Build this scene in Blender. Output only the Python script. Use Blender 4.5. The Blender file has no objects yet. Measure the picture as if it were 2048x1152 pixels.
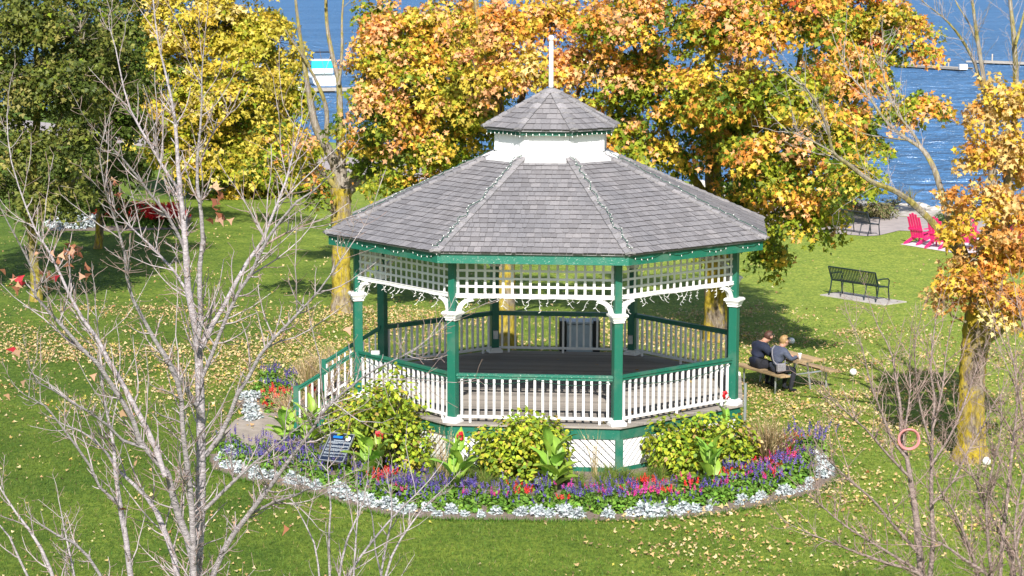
import bpy, math, random
import numpy as np
from mathutils import Vector, Matrix
random.seed(7); RNG = np.random.default_rng(11)
scene = bpy.context.scene
COL = scene.collection

# ------------------------------------------------------------------ camera
CAM = np.array([-0.392, -42.2507, 8.3424])
PITCH, YAW, ROLL, FPX = math.radians(-8.4661), math.radians(-0.5504), math.radians(0.0324), 4112.73
FW = np.array([math.sin(YAW)*math.cos(PITCH), math.cos(YAW)*math.cos(PITCH), math.sin(PITCH)])
RT = np.array([math.cos(YAW), -math.sin(YAW), 0.0]); UP = np.cross(RT, FW)
RT, UP = RT*math.cos(ROLL)+UP*math.sin(ROLL), -RT*math.sin(ROLL)+UP*math.cos(ROLL)
cd = bpy.data.cameras.new('camera'); cam = bpy.data.objects.new('camera', cd); COL.objects.link(cam)
cd.sensor_width = 36.0; cd.lens = FPX/2048*36.0; cd.clip_start = 0.1; cd.clip_end = 9000
cam.matrix_world = Matrix(((RT[0], UP[0], -FW[0], CAM[0]), (RT[1], UP[1], -FW[1], CAM[1]), (RT[2], UP[2], -FW[2], CAM[2]), (0, 0, 0, 1)))
scene.camera = cam

# ------------------------------------------------------------------ light
SUN_EL = math.radians(38.5)
world = bpy.data.worlds.new('World'); scene.world = world; world.use_nodes = True
wn = world.node_tree; bg = wn.nodes['Background']
sky = wn.nodes.new('ShaderNodeTexSky'); sky.sky_type = 'NISHITA'; sky.sun_disc = False
sky.sun_elevation = SUN_EL; sky.sun_rotation = math.radians(180); sky.altitude = 100
wn.links.new(sky.outputs[0], bg.inputs[0]); bg.inputs[1].default_value = 0.095
sd = bpy.data.lights.new('sun', 'SUN'); sd.energy = 5.0; sd.angle = math.radians(0.53); sd.color = (1.0, 0.955, 0.89)
sun = bpy.data.objects.new('sun', sd); COL.objects.link(sun); sun.rotation_euler = (math.pi/2-SUN_EL, 0, math.radians(0.6))
sun.location = (0, -60, 50)
vs = scene.view_settings
scene.display_settings.display_device = 'sRGB'
vs.view_transform = 'Standard'; vs.look = 'None'; vs.exposure = 0.68; vs.gamma = 1.0; vs.use_curve_mapping = False
scene.cycles.max_bounces = 6; scene.cycles.transparent_max_bounces = 8
scene.cycles.diffuse_bounces = 3; scene.cycles.use_denoising = True

G = -0.90        # lawn level (deck of the bandstand = 0)
LAKE = -1.7

def at(x, y, Y):
    d = FW + RT*((x-1024)/FPX) - UP*((y-576)/FPX)
    return CAM + d*((Y-CAM[1])/d[1])
def atz(x, y, z=G):
    d = FW + RT*((x-1024)/FPX) - UP*((y-576)/FPX)
    return CAM + d*((z-CAM[2])/d[2])
def ppm(Y): return FPX/((Y-CAM[1])*math.cos(PITCH)+1.2)   # pixels of the photo per metre at depth Y

# ------------------------------------------------------------------ materials
def newmat(name):
    m = bpy.data.materials.new(name); m.use_nodes = True
    nt = m.node_tree; return m, nt, nt.nodes['Principled BSDF']
def ramp(nt, fac, stops):
    r = nt.nodes.new('ShaderNodeValToRGB'); e = r.color_ramp.elements
    while len(e) < len(stops): e.new(0.5)
    for el, (p, c) in zip(e, stops): el.position = p; el.color = (*c, 1)
    nt.links.new(fac, r.inputs[0]); return r.outputs[0]
def noise(nt, scale, detail=4, rough=0.55, vec=None, stretch=None, dist=0.0):
    n = nt.nodes.new('ShaderNodeTexNoise'); n.inputs['Scale'].default_value = scale
    n.inputs['Detail'].default_value = detail; n.inputs['Roughness'].default_value = rough
    n.inputs['Distortion'].default_value = dist
    if vec is None: vec = nt.nodes.new('ShaderNodeNewGeometry').outputs['Position']
    if stretch:
        mp = nt.nodes.new('ShaderNodeMapping'); mp.inputs['Scale'].default_value = stretch
        nt.links.new(vec, mp.inputs[0]); vec = mp.outputs[0]
    nt.links.new(vec, n.inputs['Vector']); return n.outputs['Fac']
def mix(nt, fac, a, b, mode='MIX'):
    m = nt.nodes.new('ShaderNodeMix'); m.data_type = 'RGBA'; m.blend_type = mode
    for s, v in ((0, fac), (6, a), (7, b)):
        if hasattr(v, 'links'): nt.links.new(v, m.inputs[s])
        elif isinstance(v, (int, float)): m.inputs[s].default_value = v
        else: m.inputs[s].default_value = (*v, 1)
    return m.outputs[2]
def bump(nt, b, h, strength=0.3, dist=0.02):
    n = nt.nodes.new('ShaderNodeBump'); n.inputs['Strength'].default_value = strength; n.inputs['Distance'].default_value = dist
    nt.links.new(h, n.inputs['Height']); nt.links.new(n.outputs[0], b.inputs['Normal'])
def island(nt):
    g = nt.nodes.new('ShaderNodeNewGeometry'); o = nt.nodes.new('ShaderNodeObjectInfo')
    a = nt.nodes.new('ShaderNodeMath'); a.operation = 'ADD'
    nt.links.new(g.outputs['Random Per Island'], a.inputs[0]); nt.links.new(o.outputs['Random'], a.inputs[1])
    f = nt.nodes.new('ShaderNodeMath'); f.operation = 'FRACT'; nt.links.new(a.outputs[0], f.inputs[0]); return f.outputs[0]
def simple(name, c1, c2=None, scale=6, rough=0.7, bstr=0.0, stretch=None, metal=0.0, detail=4, p=(0.35, 0.65)):
    m, nt, b = newmat(name); b.inputs['Roughness'].default_value = rough; b.inputs['Metallic'].default_value = metal
    if c2 is None: c2 = tuple(v*0.8 for v in c1)
    f = noise(nt, scale, detail, stretch=stretch)
    nt.links.new(ramp(nt, f, [(p[0], c2), (p[1], c1)]), b.inputs['Base Color'])
    if bstr: bump(nt, b, f, bstr)
    return m
def paint(name, c, chip, chip_at=0.66, rough=0.45, dirt=(0.3, 0.27, 0.22), dirt_amt=0.25):
    m, nt, b = newmat(name); b.inputs['Roughness'].default_value = rough
    f = noise(nt, 2.2, 5); f2 = noise(nt, 26, 6, 0.7, stretch=(1, 1, 2.2)); f3 = noise(nt, 9, 4)
    base = mix(nt, f3, c, tuple(v*0.86 for v in c))
    d = ramp(nt, f, [(0.5, (0, 0, 0)), (0.8, (dirt_amt,)*3)])
    base = mix(nt, d, base, dirt)
    ch = ramp(nt, f2, [(chip_at, (0, 0, 0)), (chip_at+0.03, (1, 1, 1))])
    nt.links.new(mix(nt, ch, base, chip), b.inputs['Base Color']); bump(nt, b, f2, 0.12, 0.01); return m
def leafmat(name, trans=0.35, rough=0.55, attr=True, col=(0.1, 0.2, 0.03)):
    m, nt, b = newmat(name); b.inputs['Roughness'].default_value = rough; b.inputs['Specular IOR Level'].default_value = 0.3
    if attr:
        a = nt.nodes.new('ShaderNodeAttribute'); a.attribute_name = 'Col'; c = a.outputs['Color']
    else:
        f = noise(nt, 30, 3); c = ramp(nt, f, [(0.3, tuple(v*0.7 for v in col)), (0.7, col)])
    nt.links.new(c, b.inputs['Base Color'])
    t = nt.nodes.new('ShaderNodeBsdfTranslucent'); nt.links.new(c, t.inputs[0])
    mx = nt.nodes.new('ShaderNodeMixShader'); mx.inputs[0].default_value = trans
    nt.links.new(b.outputs[0], mx.inputs[1]); nt.links.new(t.outputs[0], mx.inputs[2])
    nt.links.new(mx.outputs[0], nt.nodes['Material Output'].inputs[0]); return m
def woodmat(name, c1, c2, axis=(1, 14, 14), rough=0.8):
    m, nt, b = newmat(name); b.inputs['Roughness'].default_value = rough
    tc = nt.nodes.new('ShaderNodeTexCoord').outputs['Object']
    f = noise(nt, 3.0, 6, 0.65, vec=tc, stretch=axis)
    r = island(nt)
    base = ramp(nt, f, [(0.3, c2), (0.7, c1)])
    v = ramp(nt, r, [(0, (0.72, 0.72, 0.74)), (0.5, (1, 1, 1)), (1, (1.22, 1.2, 1.2))])
    nt.links.new(mix(nt, 1.0, base, v, 'MULTIPLY'), b.inputs['Base Color']); bump(nt, b, f, 0.35, 0.01); return m

M = {}
M['green'] = paint('green_paint', (0.009, 0.135, 0.086), (0.26, 0.38, 0.32), 0.655)
M['green_worn'] = paint('worn_green_paint', (0.020, 0.17, 0.115), (0.42, 0.50, 0.44), 0.60)
M['white'] = paint('white_paint', (0.80, 0.79, 0.78), (0.55, 0.5, 0.43), 0.76, 0.5, (0.5, 0.46, 0.4), 0.3)
M['white2'] = paint('white_lattice', (0.82, 0.82, 0.82), (0.6, 0.57, 0.5), 0.78, 0.55, (0.5, 0.48, 0.42), 0.15)
def shinglemat():
    m, nt, b = newmat('cedar_shingle'); b.inputs['Roughness'].default_value = 0.75
    tc = nt.nodes.new('ShaderNodeTexCoord').outputs['Object']
    f = noise(nt, 2.5, 6, 0.7, stretch=(14, 14, 5)); f2 = noise(nt, 0.8, 3)
    r = island(nt)
    base = ramp(nt, f, [(0.28, (0.150, 0.143, 0.146)), (0.52, (0.208, 0.200, 0.204)), (0.78, (0.275, 0.266, 0.270))])
    v = ramp(nt, r, [(0, (0.82, 0.81, 0.82)), (0.45, (0.98, 0.98, 1.0)), (0.9, (1.10, 1.09, 1.10)), (1, (1.22, 1.20, 1.20))])
    w = ramp(nt, f2, [(0.3, (0.85, 0.86, 0.88)), (0.7, (1.1, 1.08, 1.06))])
    nt.links.new(mix(nt, 1.0, mix(nt, 1.0, base, v, 'MULTIPLY'), w, 'MULTIPLY'), b.inputs['Base Color']); bump(nt, b, f, 0.5, 0.012); return m
M['shingle'] = shinglemat()
M['shingle_end'] = simple('dark_shingle_edge', (0.045, 0.04, 0.042), (0.025, 0.022, 0.024), 30, 0.95)  # butt and side faces coloured darker, drawing the course lines and gaps
M['ridge'] = woodmat('ridge_shingle_wood', (0.30, 0.288, 0.292), (0.175, 0.166, 0.172), (10, 10, 3))
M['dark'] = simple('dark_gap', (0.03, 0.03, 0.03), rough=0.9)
M['deck'] = woodmat('deck_wood', (0.32, 0.285, 0.245), (0.22, 0.195, 0.17), (1, 14, 14))
M['soffit'] = woodmat('soffit_wood', (0.12, 0.10, 0.08), (0.08, 0.07, 0.06))
M['tablewood'] = woodmat('table_wood', (0.42, 0.30, 0.16), (0.28, 0.19, 0.10), (1, 14, 14))
M['galv'] = simple('galvanised_steel', (0.45, 0.48, 0.50), rough=0.4, metal=0.6)
M['bench'] = simple('dark_green_steel', (0.012, 0.028, 0.03), (0.008, 0.018, 0.02), rough=0.35)
M['bench2'] = simple('dark_blue_steel', (0.022, 0.03, 0.05), (0.015, 0.02, 0.03), rough=0.35)
M['pink'] = simple('pink_plastic', (0.72, 0.018, 0.16), (0.62, 0.014, 0.13), rough=0.5)
M['concrete'] = simple('concrete', (0.44, 0.41, 0.38), (0.33, 0.30, 0.27), 5, 0.9, 0.2, detail=8)
M['pathconc'] = simple('beige_paving', (0.36, 0.31, 0.26), (0.27, 0.23, 0.19), 4, 0.9, 0.3, detail=8)
M['prom'] = simple('promenade_paving', (0.40, 0.345, 0.335), (0.30, 0.265, 0.26), 3, 0.9, 0.2, detail=8)
M['white_pad'] = simple('pale_paving', (0.66, 0.62, 0.63), (0.55, 0.52, 0.53), 6, 0.85, 0.1)
M['rock'] = simple('shore_rock', (0.55, 0.52, 0.49), (0.33, 0.30, 0.27), 4, 0.9, 0.6, detail=8)
M['gravel'] = simple('shore_gravel', (0.50, 0.46, 0.42), (0.30, 0.27, 0.22), 3, 0.95, 0.6, detail=9)
M['soil'] = simple('bed_soil', (0.25, 0.195, 0.155), (0.12, 0.09, 0.07), 18, 0.95, 0.9, detail=10)
M['wire_green'] = simple('green_wire', (0.01, 0.08, 0.05), rough=0.5)
M['wire_white'] = simple('white_wire', (0.75, 0.74, 0.72), rough=0.5)
M['bulb'] = simple('bulb_glass', (0.80, 0.80, 0.77), (0.72, 0.73, 0.72), rough=0.15)
M['navy'] = simple('navy_cloth', (0.013, 0.019, 0.048), (0.008, 0.012, 0.028), 18, 0.85, 0.3)
M['greyblue'] = simple('grey_blue_quilt', (0.085, 0.10, 0.155), (0.055, 0.066, 0.105), 10, 0.7, 0.5, stretch=(1, 1, 8))
M['trouser'] = simple('dark_trousers', (0.015, 0.016, 0.024), rough=0.9)
M['skin'] = simple('skin', (0.50, 0.28, 0.20), (0.45, 0.24, 0.17), rough=0.55)
M['hair'] = simple('brown_hair', (0.085, 0.035, 0.022), (0.05, 0.02, 0.014), 40, 0.6, 0.4, stretch=(1, 1, 0.3))
M['blond'] = simple('blond_hair', (0.42, 0.27, 0.11), (0.22, 0.13, 0.05), 45, 0.55, 0.4, stretch=(1, 1, 0.3))
M['bag'] = simple('grey_bag', (0.26, 0.25, 0.27), (0.18, 0.17, 0.19), 30, 0.6)
M['cup'] = simple('paper_cup', (0.82, 0.81, 0.79), (0.75, 0.74, 0.72), rough=0.6)
M['black'] = simple('black_plastic', (0.012, 0.012, 0.014), rough=0.4)
M['tan'] = simple('tan_cloth', (0.42, 0.27, 0.11), rough=0.9)
M['blue'] = simple('blue_cloth', (0.03, 0.06, 0.25), rough=0.9)
M['sign'] = simple('sign_panel', (0.014, 0.022, 0.045), (0.011, 0.017, 0.036), rough=0.3)
M['sign_blue'] = simple('sign_blue', (0.01, 0.16, 0.62), rough=0.4)
M['sign_text'] = simple('sign_pale_print', (0.42, 0.47, 0.52), rough=0.5)
M['sign_white'] = simple('sign_white_print', (0.78, 0.77, 0.72), rough=0.5)
M['gelcoat'] = simple('white_gelcoat', (0.80, 0.80, 0.79), (0.74, 0.74, 0.73), 2, rough=0.25)
M['teal'] = simple('teal_canvas', (0.02, 0.42, 0.48), (0.015, 0.34, 0.40), rough=0.8)
M['glass'] = simple('dark_boat_glass', (0.02, 0.025, 0.03), rough=0.1)
M['hullblue'] = simple('navy_hull', (0.02, 0.03, 0.09), rough=0.25)
M['dock'] = woodmat('dock_wood', (0.48, 0.44, 0.38), (0.30, 0.27, 0.23), (1, 10, 10))
M['ring'] = simple('faded_red_rubber', (0.58, 0.19, 0.19), (0.42, 0.20, 0.19), 20, 0.6)
M['cabinet'] = simple('grey_blue_panel', (0.46, 0.52, 0.58), (0.40, 0.46, 0.52), rough=0.5)
M['leaf'] = leafmat('autumn_leaf', 0.28)
M['dryleaf'] = leafmat('dry_leaf', 0.2, 0.7)
M['petal'] = leafmat('flower_petal', 0.25, 0.6)
M['silver'] = leafmat('silver_leaf', 0.1, 0.8)
M['grassblade'] = leafmat('grass_blade', 0.35, 0.6)
def barkmat(name, c1, c2, moss=None, thr=0.5, scale=5, st=(3, 3, 0.6), bs=0.8, width=0.05):
    m, nt, b = newmat(name); b.inputs['Roughness'].default_value = 0.92; b.inputs['Specular IOR Level'].default_value = 0.2
    f = noise(nt, scale, 8, 0.75, stretch=st, dist=0.5); base = ramp(nt, f, [(0.32, tuple(v*0.45 for v in c2)), (0.45, c2), (0.62, c1)])
    h = f
    if moss:
        f2 = noise(nt, 1.5, 8, 0.72, stretch=(1, 1, 0.6), dist=0.8); f4 = noise(nt, 11, 6, 0.7, stretch=(1, 1, 0.5))
        k = ramp(nt, f2, [(thr-width, (0, 0, 0)), (thr+width, (1, 1, 1))]); mc = ramp(nt, f4, [(0.34, tuple(v*0.30 for v in moss)), (0.5, tuple(v*0.8 for v in moss)), (0.66, tuple(min(.9, v*1.15) for v in moss))])
        base = mix(nt, k, base, mc)
        sp = noise(nt, 5.5, 5, 0.6, stretch=(1, 1, 0.8)); base = mix(nt, ramp(nt, sp, [(0.63, (0, 0, 0)), (0.67, (.8, .8, .8))]), base, tuple(v*0.7 for v in c2))
    nt.links.new(base, b.inputs['Base Color']); bump(nt, b, h, min(1, bs), 0.06); return m
M['bark_yellow'] = barkmat('lichen_bark', (0.38, 0.32, 0.24), (0.19, 0.15, 0.11), (0.43, 0.33, 0.04), 0.47)
M['bark_olive'] = barkmat('olive_lichen_bark', (0.34, 0.30, 0.20), (0.18, 0.15, 0.10), (0.36, 0.30, 0.05), 0.42)
M['bark_mossy'] = barkmat('mossy_dark_bark', (0.30, 0.25, 0.19), (0.12, 0.09, 0.065), (0.42, 0.31, 0.03), 0.50)
M['bark_pale'] = barkmat('pale_limb_bark', (0.42, 0.38, 0.32), (0.24, 0.20, 0.16), (0.38, 0.32, 0.09), 0.52, 7)
M['bark_grey'] = barkmat('smooth_grey_bark', (0.50, 0.455, 0.465), (0.30, 0.265, 0.275), None, 0.5, 16, (1, 1, 3.0), 0.5)
M['twig'] = barkmat('red_brown_twig', (0.38, 0.28, 0.245), (0.27, 0.19, 0.165), None, 0.5, 9, (1, 1, 1), 0.1)
M['twig_grey'] = barkmat('grey_twig', (0.46, 0.41, 0.41), (0.32, 0.275, 0.27), None, 0.5, 9, (1, 1, 1), 0.1)
M['bark_shrub'] = barkmat('brownish_stem_bark', (0.38, 0.30, 0.27), (0.21, 0.16, 0.145), None, 0.5, 14, (1, 1, 2.5), 0.4)
M['bark_dark'] = barkmat('dark_bark', (0.17, 0.13, 0.10), (0.075, 0.055, 0.042))
def grassmat():
    m, nt, b = newmat('lawn_grass'); b.inputs['Roughness'].default_value = 0.85; b.inputs['Specular IOR Level'].default_value = 0.15
    f = noise(nt, 0.35, 4, 0.6); f2 = noise(nt, 13, 8, 0.78, stretch=(1, 0.55, 1)); f3 = noise(nt, 2.6, 5, 0.6)
    sep = nt.nodes.new('ShaderNodeSeparateXYZ'); nt.links.new(nt.nodes.new('ShaderNodeNewGeometry').outputs['Position'], sep.inputs[0])
    lin = nt.nodes.new('ShaderNodeMath'); lin.operation = 'MULTIPLY_ADD'; lin.inputs[1].default_value = 0.022; nt.links.new(sep.outputs['X'], lin.inputs[0]); nt.links.new(f, lin.inputs[2])
    ly = nt.nodes.new('ShaderNodeMath'); ly.operation = 'MULTIPLY_ADD'; ly.inputs[1].default_value = 0.006; nt.links.new(sep.outputs['Y'], ly.inputs[0]); nt.links.new(lin.outputs[0], ly.inputs[2])
    a = ramp(nt, ly.outputs[0], [(0.24, (0.084, 0.140, 0.020)), (0.48, (0.145, 0.208, 0.030)), (0.76, (0.225, 0.290, 0.052))])
    c = ramp(nt, f2, [(0.33, (0.38, 0.46, 0.36)), (0.5, (0.98, 1.0, 0.92)), (0.66, (1.7, 1.5, 1.4))])
    d = ramp(nt, f3, [(0.35, (0.80, 0.87, 0.8)), (0.65, (1.18, 1.10, 1.1))])
    nt.links.new(mix(nt, 1.0, mix(nt, 1.0, a, c, 'MULTIPLY'), d, 'MULTIPLY'), b.inputs['Base Color']); bump(nt, b, f2, 0.9, 0.05); return m
M['lawn'] = grassmat()
def watermat():
    m, nt, b = newmat('lake_water'); nt.nodes.remove(b)
    f = noise(nt, 1.0, 5, 0.6, stretch=(0.75, 0.42, 1), dist=0.6); f2 = noise(nt, 0.05, 4, 0.55, stretch=(0.3, 1, 1)); f3 = noise(nt, 0.28, 4, 0.6, stretch=(0.6, 0.5, 1), dist=0.3)
    base = mix(nt, ramp(nt, f2, [(0.38, (0, 0, 0)), (0.62, (1, 1, 1))]), (0.050, 0.170, 0.37), (0.080, 0.215, 0.44))
    s2 = nt.nodes.new('ShaderNodeMath'); s2.operation = 'MULTIPLY_ADD'; s2.inputs[1].default_value = 2.0; nt.links.new(f3, s2.inputs[0]); nt.links.new(f, s2.inputs[2])
    bp = nt.nodes.new('ShaderNodeBump'); bp.inputs['Strength'].default_value = 1.0; bp.inputs['Distance'].default_value = 2.4; nt.links.new(s2.outputs[0], bp.inputs['Height'])
    d = nt.nodes.new('ShaderNodeBsdfDiffuse'); nt.links.new(base, d.inputs[0]); nt.links.new(bp.outputs[0], d.inputs['Normal'])
    g = nt.nodes.new('ShaderNodeBsdfGlossy'); g.inputs['Roughness'].default_value = 0.30; g.inputs[0].default_value = (0.85, 0.92, 1, 1); nt.links.new(bp.outputs[0], g.inputs['Normal'])
    mx = nt.nodes.new('ShaderNodeMixShader'); mx.inputs[0].default_value = 0.20; nt.links.new(d.outputs[0], mx.inputs[1]); nt.links.new(g.outputs[0], mx.inputs[2]); nt.links.new(mx.outputs[0], nt.nodes['Material Output'].inputs[0]); return m
M['water'] = watermat()

# ------------------------------------------------------------------ mesh helpers
def link(name, me, parent=None, mat=None, mw=None):
    o = bpy.data.objects.new(name, me)
    if me is not None and mat is not None and len(me.materials) == 0:
        for mm in (mat if isinstance(mat, (list, tuple)) else [mat]): me.materials.append(mm)
    COL.objects.link(o)
    if parent is not None: o.parent = parent
    if mw is not None:
        o.matrix_local = mw
    return o
def tag(o, label=None, cat=None, group=None, kind=None):
    if label: o['label'] = label
    if cat: o['category'] = cat
    if group: o['group'] = group
    if kind: o['kind'] = kind
    return o
def thing(name, label, cat, loc=(0, 0, 0), rz=0.0, group=None):
    o = bpy.data.objects.new(name, None); COL.objects.link(o); o.location = loc; o.rotation_euler = (0, 0, rz); o.empty_display_size = 0.2
    return tag(o, label, cat, group)
def copy_tree(o, parent=None):
    c = o.copy(); COL.objects.link(c)
    if parent is not None: c.parent = parent
    for ch in list(o.children): copy_tree(ch, c)
    return c
class MB:
    def __init__(s): s.v = []; s.f = []
    def add(s, vs, fs):
        n = len(s.v); s.v += [tuple(map(float, p)) for p in vs]; s.f += [tuple(i+n for i in f) for f in fs]; return s
    def box(s, c, size, R=None):
        hx, hy, hz = size[0]/2, size[1]/2, size[2]/2
        P = [Vector((x*hx, y*hy, z*hz)) for z in (-1, 1) for y in (-1, 1) for x in (-1, 1)]
        if R is not None: P = [R @ p for p in P]
        c = Vector(c)
        return s.add([p+c for p in P], [(0, 2, 3, 1), (4, 5, 7, 6), (0, 1, 5, 4), (2, 6, 7, 3), (0, 4, 6, 2), (1, 3, 7, 5)])
    def bbox(s, c, size, bev=0.01, R=None):     # box with chamfered vertical edges and top
        hx, hy, hz = size[0]/2, size[1]/2, size[2]/2
        def ring(z, d): 
            b = bev; X, Y = hx-d, hy-d
            return [(-X+b, -Y, z), (X-b, -Y, z), (X, -Y+b, z), (X, Y-b, z), (X-b, Y, z), (-X+b, Y, z), (-X, Y-b, z), (-X, -Y+b, z)]
        P = ring(-hz, 0)+ring(hz-bev, 0)+ring(hz, bev)
        P = [Vector(p) for p in P]
        if R is not None: P = [R @ p for p in P]
        c = Vector(c); F = []
        for k in (0, 8):
            for i in range(8): F.append((k+i, k+(i+1) % 8, k+8+(i+1) % 8, k+8+i))
        F += [tuple(range(16, 24)), tuple(reversed(range(8)))]
        return s.add([p+c for p in P], F)
    def prism(s, poly, z0, z1):
        n = len(poly)
        return s.add([(p[0], p[1], z0) for p in poly]+[(p[0], p[1], z1) for p in poly],
                     [tuple(reversed(range(n))), tuple(range(n, 2*n))]+[(i, (i+1) % n, n+(i+1) % n, n+i) for i in range(n)])
    def prism_m(s, poly, t0, t1, fn):           # polygon in (a,b), extruded along t, mapped by fn(a,b,t)
        n = len(poly)
        return s.add([fn(p[0], p[1], t0) for p in poly]+[fn(p[0], p[1], t1) for p in poly],
                     [tuple(range(n)), tuple(reversed(range(n, 2*n)))]+[(i, n+i, n+(i+1) % n, (i+1) % n) for i in range(n)])
    def tube(s, pts, radii, n=8, cap=True):
        pts = [Vector(p) for p in pts]
        if isinstance(radii, (int, float)): radii = [radii]*len(pts)
        N = len(s.v); ref = None
        for i, p in enumerate(pts):
            t = (pts[min(i+1, len(pts)-1)]-pts[max(i-1, 0)]).normalized()
            if ref is None: ref = t.orthogonal().normalized()
            ref = (ref-t*ref.dot(t)); ref = ref.normalized() if ref.length > 1e-6 else t.orthogonal().normalized()
            b = t.cross(ref)
            for k in range(n):
                a = 2*math.pi*k/n; q = p+(ref*math.cos(a)+b*math.sin(a))*radii[i]; s.v.append(tuple(q))
        for i in range(len(pts)-1):
            for k in range(n):
                a, b2 = N+i*n+k, N+i*n+(k+1) % n; s.f.append((a, b2, b2+n, a+n))
        if cap:
            s.f.append(tuple(N+k for k in reversed(range(n)))); s.f.append(tuple(N+(len(pts)-1)*n+k for k in range(n)))
        return s
    def lathe(s, prof, c=(0, 0, 0), n=16):
        N = len(s.v); c = Vector(c)
        for r, z in prof:
            for k in range(n):
                a = 2*math.pi*k/n; s.v.append((c.x+r*math.cos(a), c.y+r*math.sin(a), c.z+z))
        for i in range(len(prof)-1):
            for k in range(n):
                a, b = N+i*n+k, N+i*n+(k+1) % n; s.f.append((a, b, b+n, a+n))
        s.f.append(tuple(N+k for k in reversed(range(n)))); s.f.append(tuple(N+(len(prof)-1)*n+k for k in range(n)))
        return s
    def octa(s, c, r, ax=(0, 0, 1), l=None):
        l = l or r; ax = Vector(ax).normalized(); a = ax.orthogonal().normalized(); b = ax.cross(a); c = Vector(c)
        return s.add([c+a*r, c+b*r, c-a*r, c-b*r, c+ax*l, c-ax*l], [(0, 1, 4), (1, 2, 4), (2, 3, 4), (3, 0, 4), (1, 0, 5), (2, 1, 5), (3, 2, 5), (0, 3, 5)])
    def ell(s, c, r, nu=12, nv=8):
        N = len(s.v); c = Vector(c)
        for j in range(1, nv):
            for k in range(nu):
                a = 2*math.pi*k/nu; e = math.pi*j/nv-math.pi/2
                s.v.append((c.x+r[0]*math.cos(a)*math.cos(e), c.y+r[1]*math.sin(a)*math.cos(e), c.z+r[2]*math.sin(e)))
        s.v += [(c.x, c.y, c.z-r[2]), (c.x, c.y, c.z+r[2])]; b, t = len(s.v)-2, len(s.v)-1
        for j in range(nv-2):
            for k in range(nu):
                a, q = N+j*nu+k, N+j*nu+(k+1) % nu; s.f.append((a, q, q+nu, a+nu))
        for k in range(nu):
            s.f.append((b, N+(k+1) % nu, N+k)); s.f.append((t, N+(nv-2)*nu+k, N+(nv-2)*nu+(k+1) % nu))
        return s
    def mesh(s, name, smooth=False):
        me = bpy.data.meshes.new(name); me.from_pydata(s.v, [], s.f); me.update()
        if smooth: me.polygons.foreach_set('use_smooth', [True]*len(me.polygons))
        return me
    def build(s, name, mat, parent=None, smooth=False, mw=None): return link(name, s.mesh(name, smooth), parent, mat, mw)

def npmesh(name, V, F, col=None, smooth=False):
    me = bpy.data.meshes.new(name); k = F.shape[1]
    me.vertices.add(len(V)); me.vertices.foreach_set('co', np.ascontiguousarray(V, dtype=np.float32).ravel())
    me.loops.add(F.size); me.loops.foreach_set('vertex_index', np.ascontiguousarray(F, dtype=np.int32).ravel())
    me.polygons.add(len(F)); me.polygons.foreach_set('loop_start', np.arange(0, F.size, k, dtype=np.int32))
    if smooth: me.polygons.foreach_set('use_smooth', np.ones(len(F), dtype=bool))
    me.update(calc_edges=True)
    if col is not None:
        a = me.color_attributes.new('Col', 'FLOAT_COLOR', 'POINT')
        c = np.ones((len(V), 4), dtype=np.float32); c[:, :3] = col; a.data.foreach_set('color', c.ravel())
    return me
SHAPES = {
 'maple': np.array([(0.05, -0.05), (0.22, 0.05), (0.62, 0.22), (0.30, 0.42), (0.20, 0.55), (0, 1.0), (-0.20, 0.55), (-0.30, 0.42), (-0.62, 0.22), (-0.22, 0.05)]),
 'leaf5': np.array([(0.03, -0.04), (0.34, -0.06), (0.24, 0.16), (0.66, 0.38), (0.26, 0.46), (0, 1.0), (-0.26, 0.46), (-0.66, 0.38), (-0.24, 0.16), (-0.34, -0.06)]),
 'star': np.array([(0.0, -0.05), (0.55, 0.25), (0.20, 0.50), (0, 1.0), (-0.20, 0.50), (-0.55, 0.25)]),
 'oval': np.array([(0.0, 0.0), (0.33, 0.22), (0.36, 0.55), (0.0, 1.0), (-0.36, 0.55), (-0.33, 0.22)]),
 'thin': np.array([(0.0, 0.0), (0.17, 0.35), (0.0, 1.0), (-0.17, 0.35)]),
 'lobed': np.array([(0.04, 0), (0.10, 0.3), (0.30, 0.45), (0.12, 0.5), (0.24, 0.78), (0.06, 0.75), (0, 1.0), (-0.06, 0.75), (-0.24, 0.78), (-0.12, 0.5), (-0.30, 0.45), (-0.10, 0.3)]),
 'blade': np.array([(-0.09, 0.0), (0.09, 0.0), (0.0, 1.0)]),
}
def leaf_arrays(pos, nrm, dirv, size, col, shape='star', fold=0.25):
    sh = SHAPES[shape]; N = len(pos); k = len(sh)
    nrm = nrm/np.maximum(np.linalg.norm(nrm, axis=1, keepdims=True), 1e-6)
    d = dirv-nrm*np.sum(dirv*nrm, axis=1, keepdims=True); d /= np.maximum(np.linalg.norm(d, axis=1, keepdims=True), 1e-6)
    s = np.cross(d, nrm); size = np.broadcast_to(np.asarray(size, dtype=float), (N,))
    u = sh[:, 0][None, :, None]; v = sh[:, 1][None, :, None]
    V = pos[:, None, :] + size[:, None, None]*(s[:, None, :]*u + d[:, None, :]*v + nrm[:, None, :]*(fold*(np.abs(u)-0.6*v*v*0.8)))
    F = np.arange(N*k).reshape(N, k)
    C = np.repeat(col, k, axis=0)
    return V.reshape(-1, 3), F, C
def leaves(name, pos, nrm, dirv, size, col, shape='star', mat='leaf', parent=None, fold=0.25, kind=None):
    V, F, C = leaf_arrays(pos, nrm, dirv, size, col, shape, fold)
    o = link(name, npmesh(name, V, F, C), parent, M[mat])
    if kind: o['kind'] = kind
    return o
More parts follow.
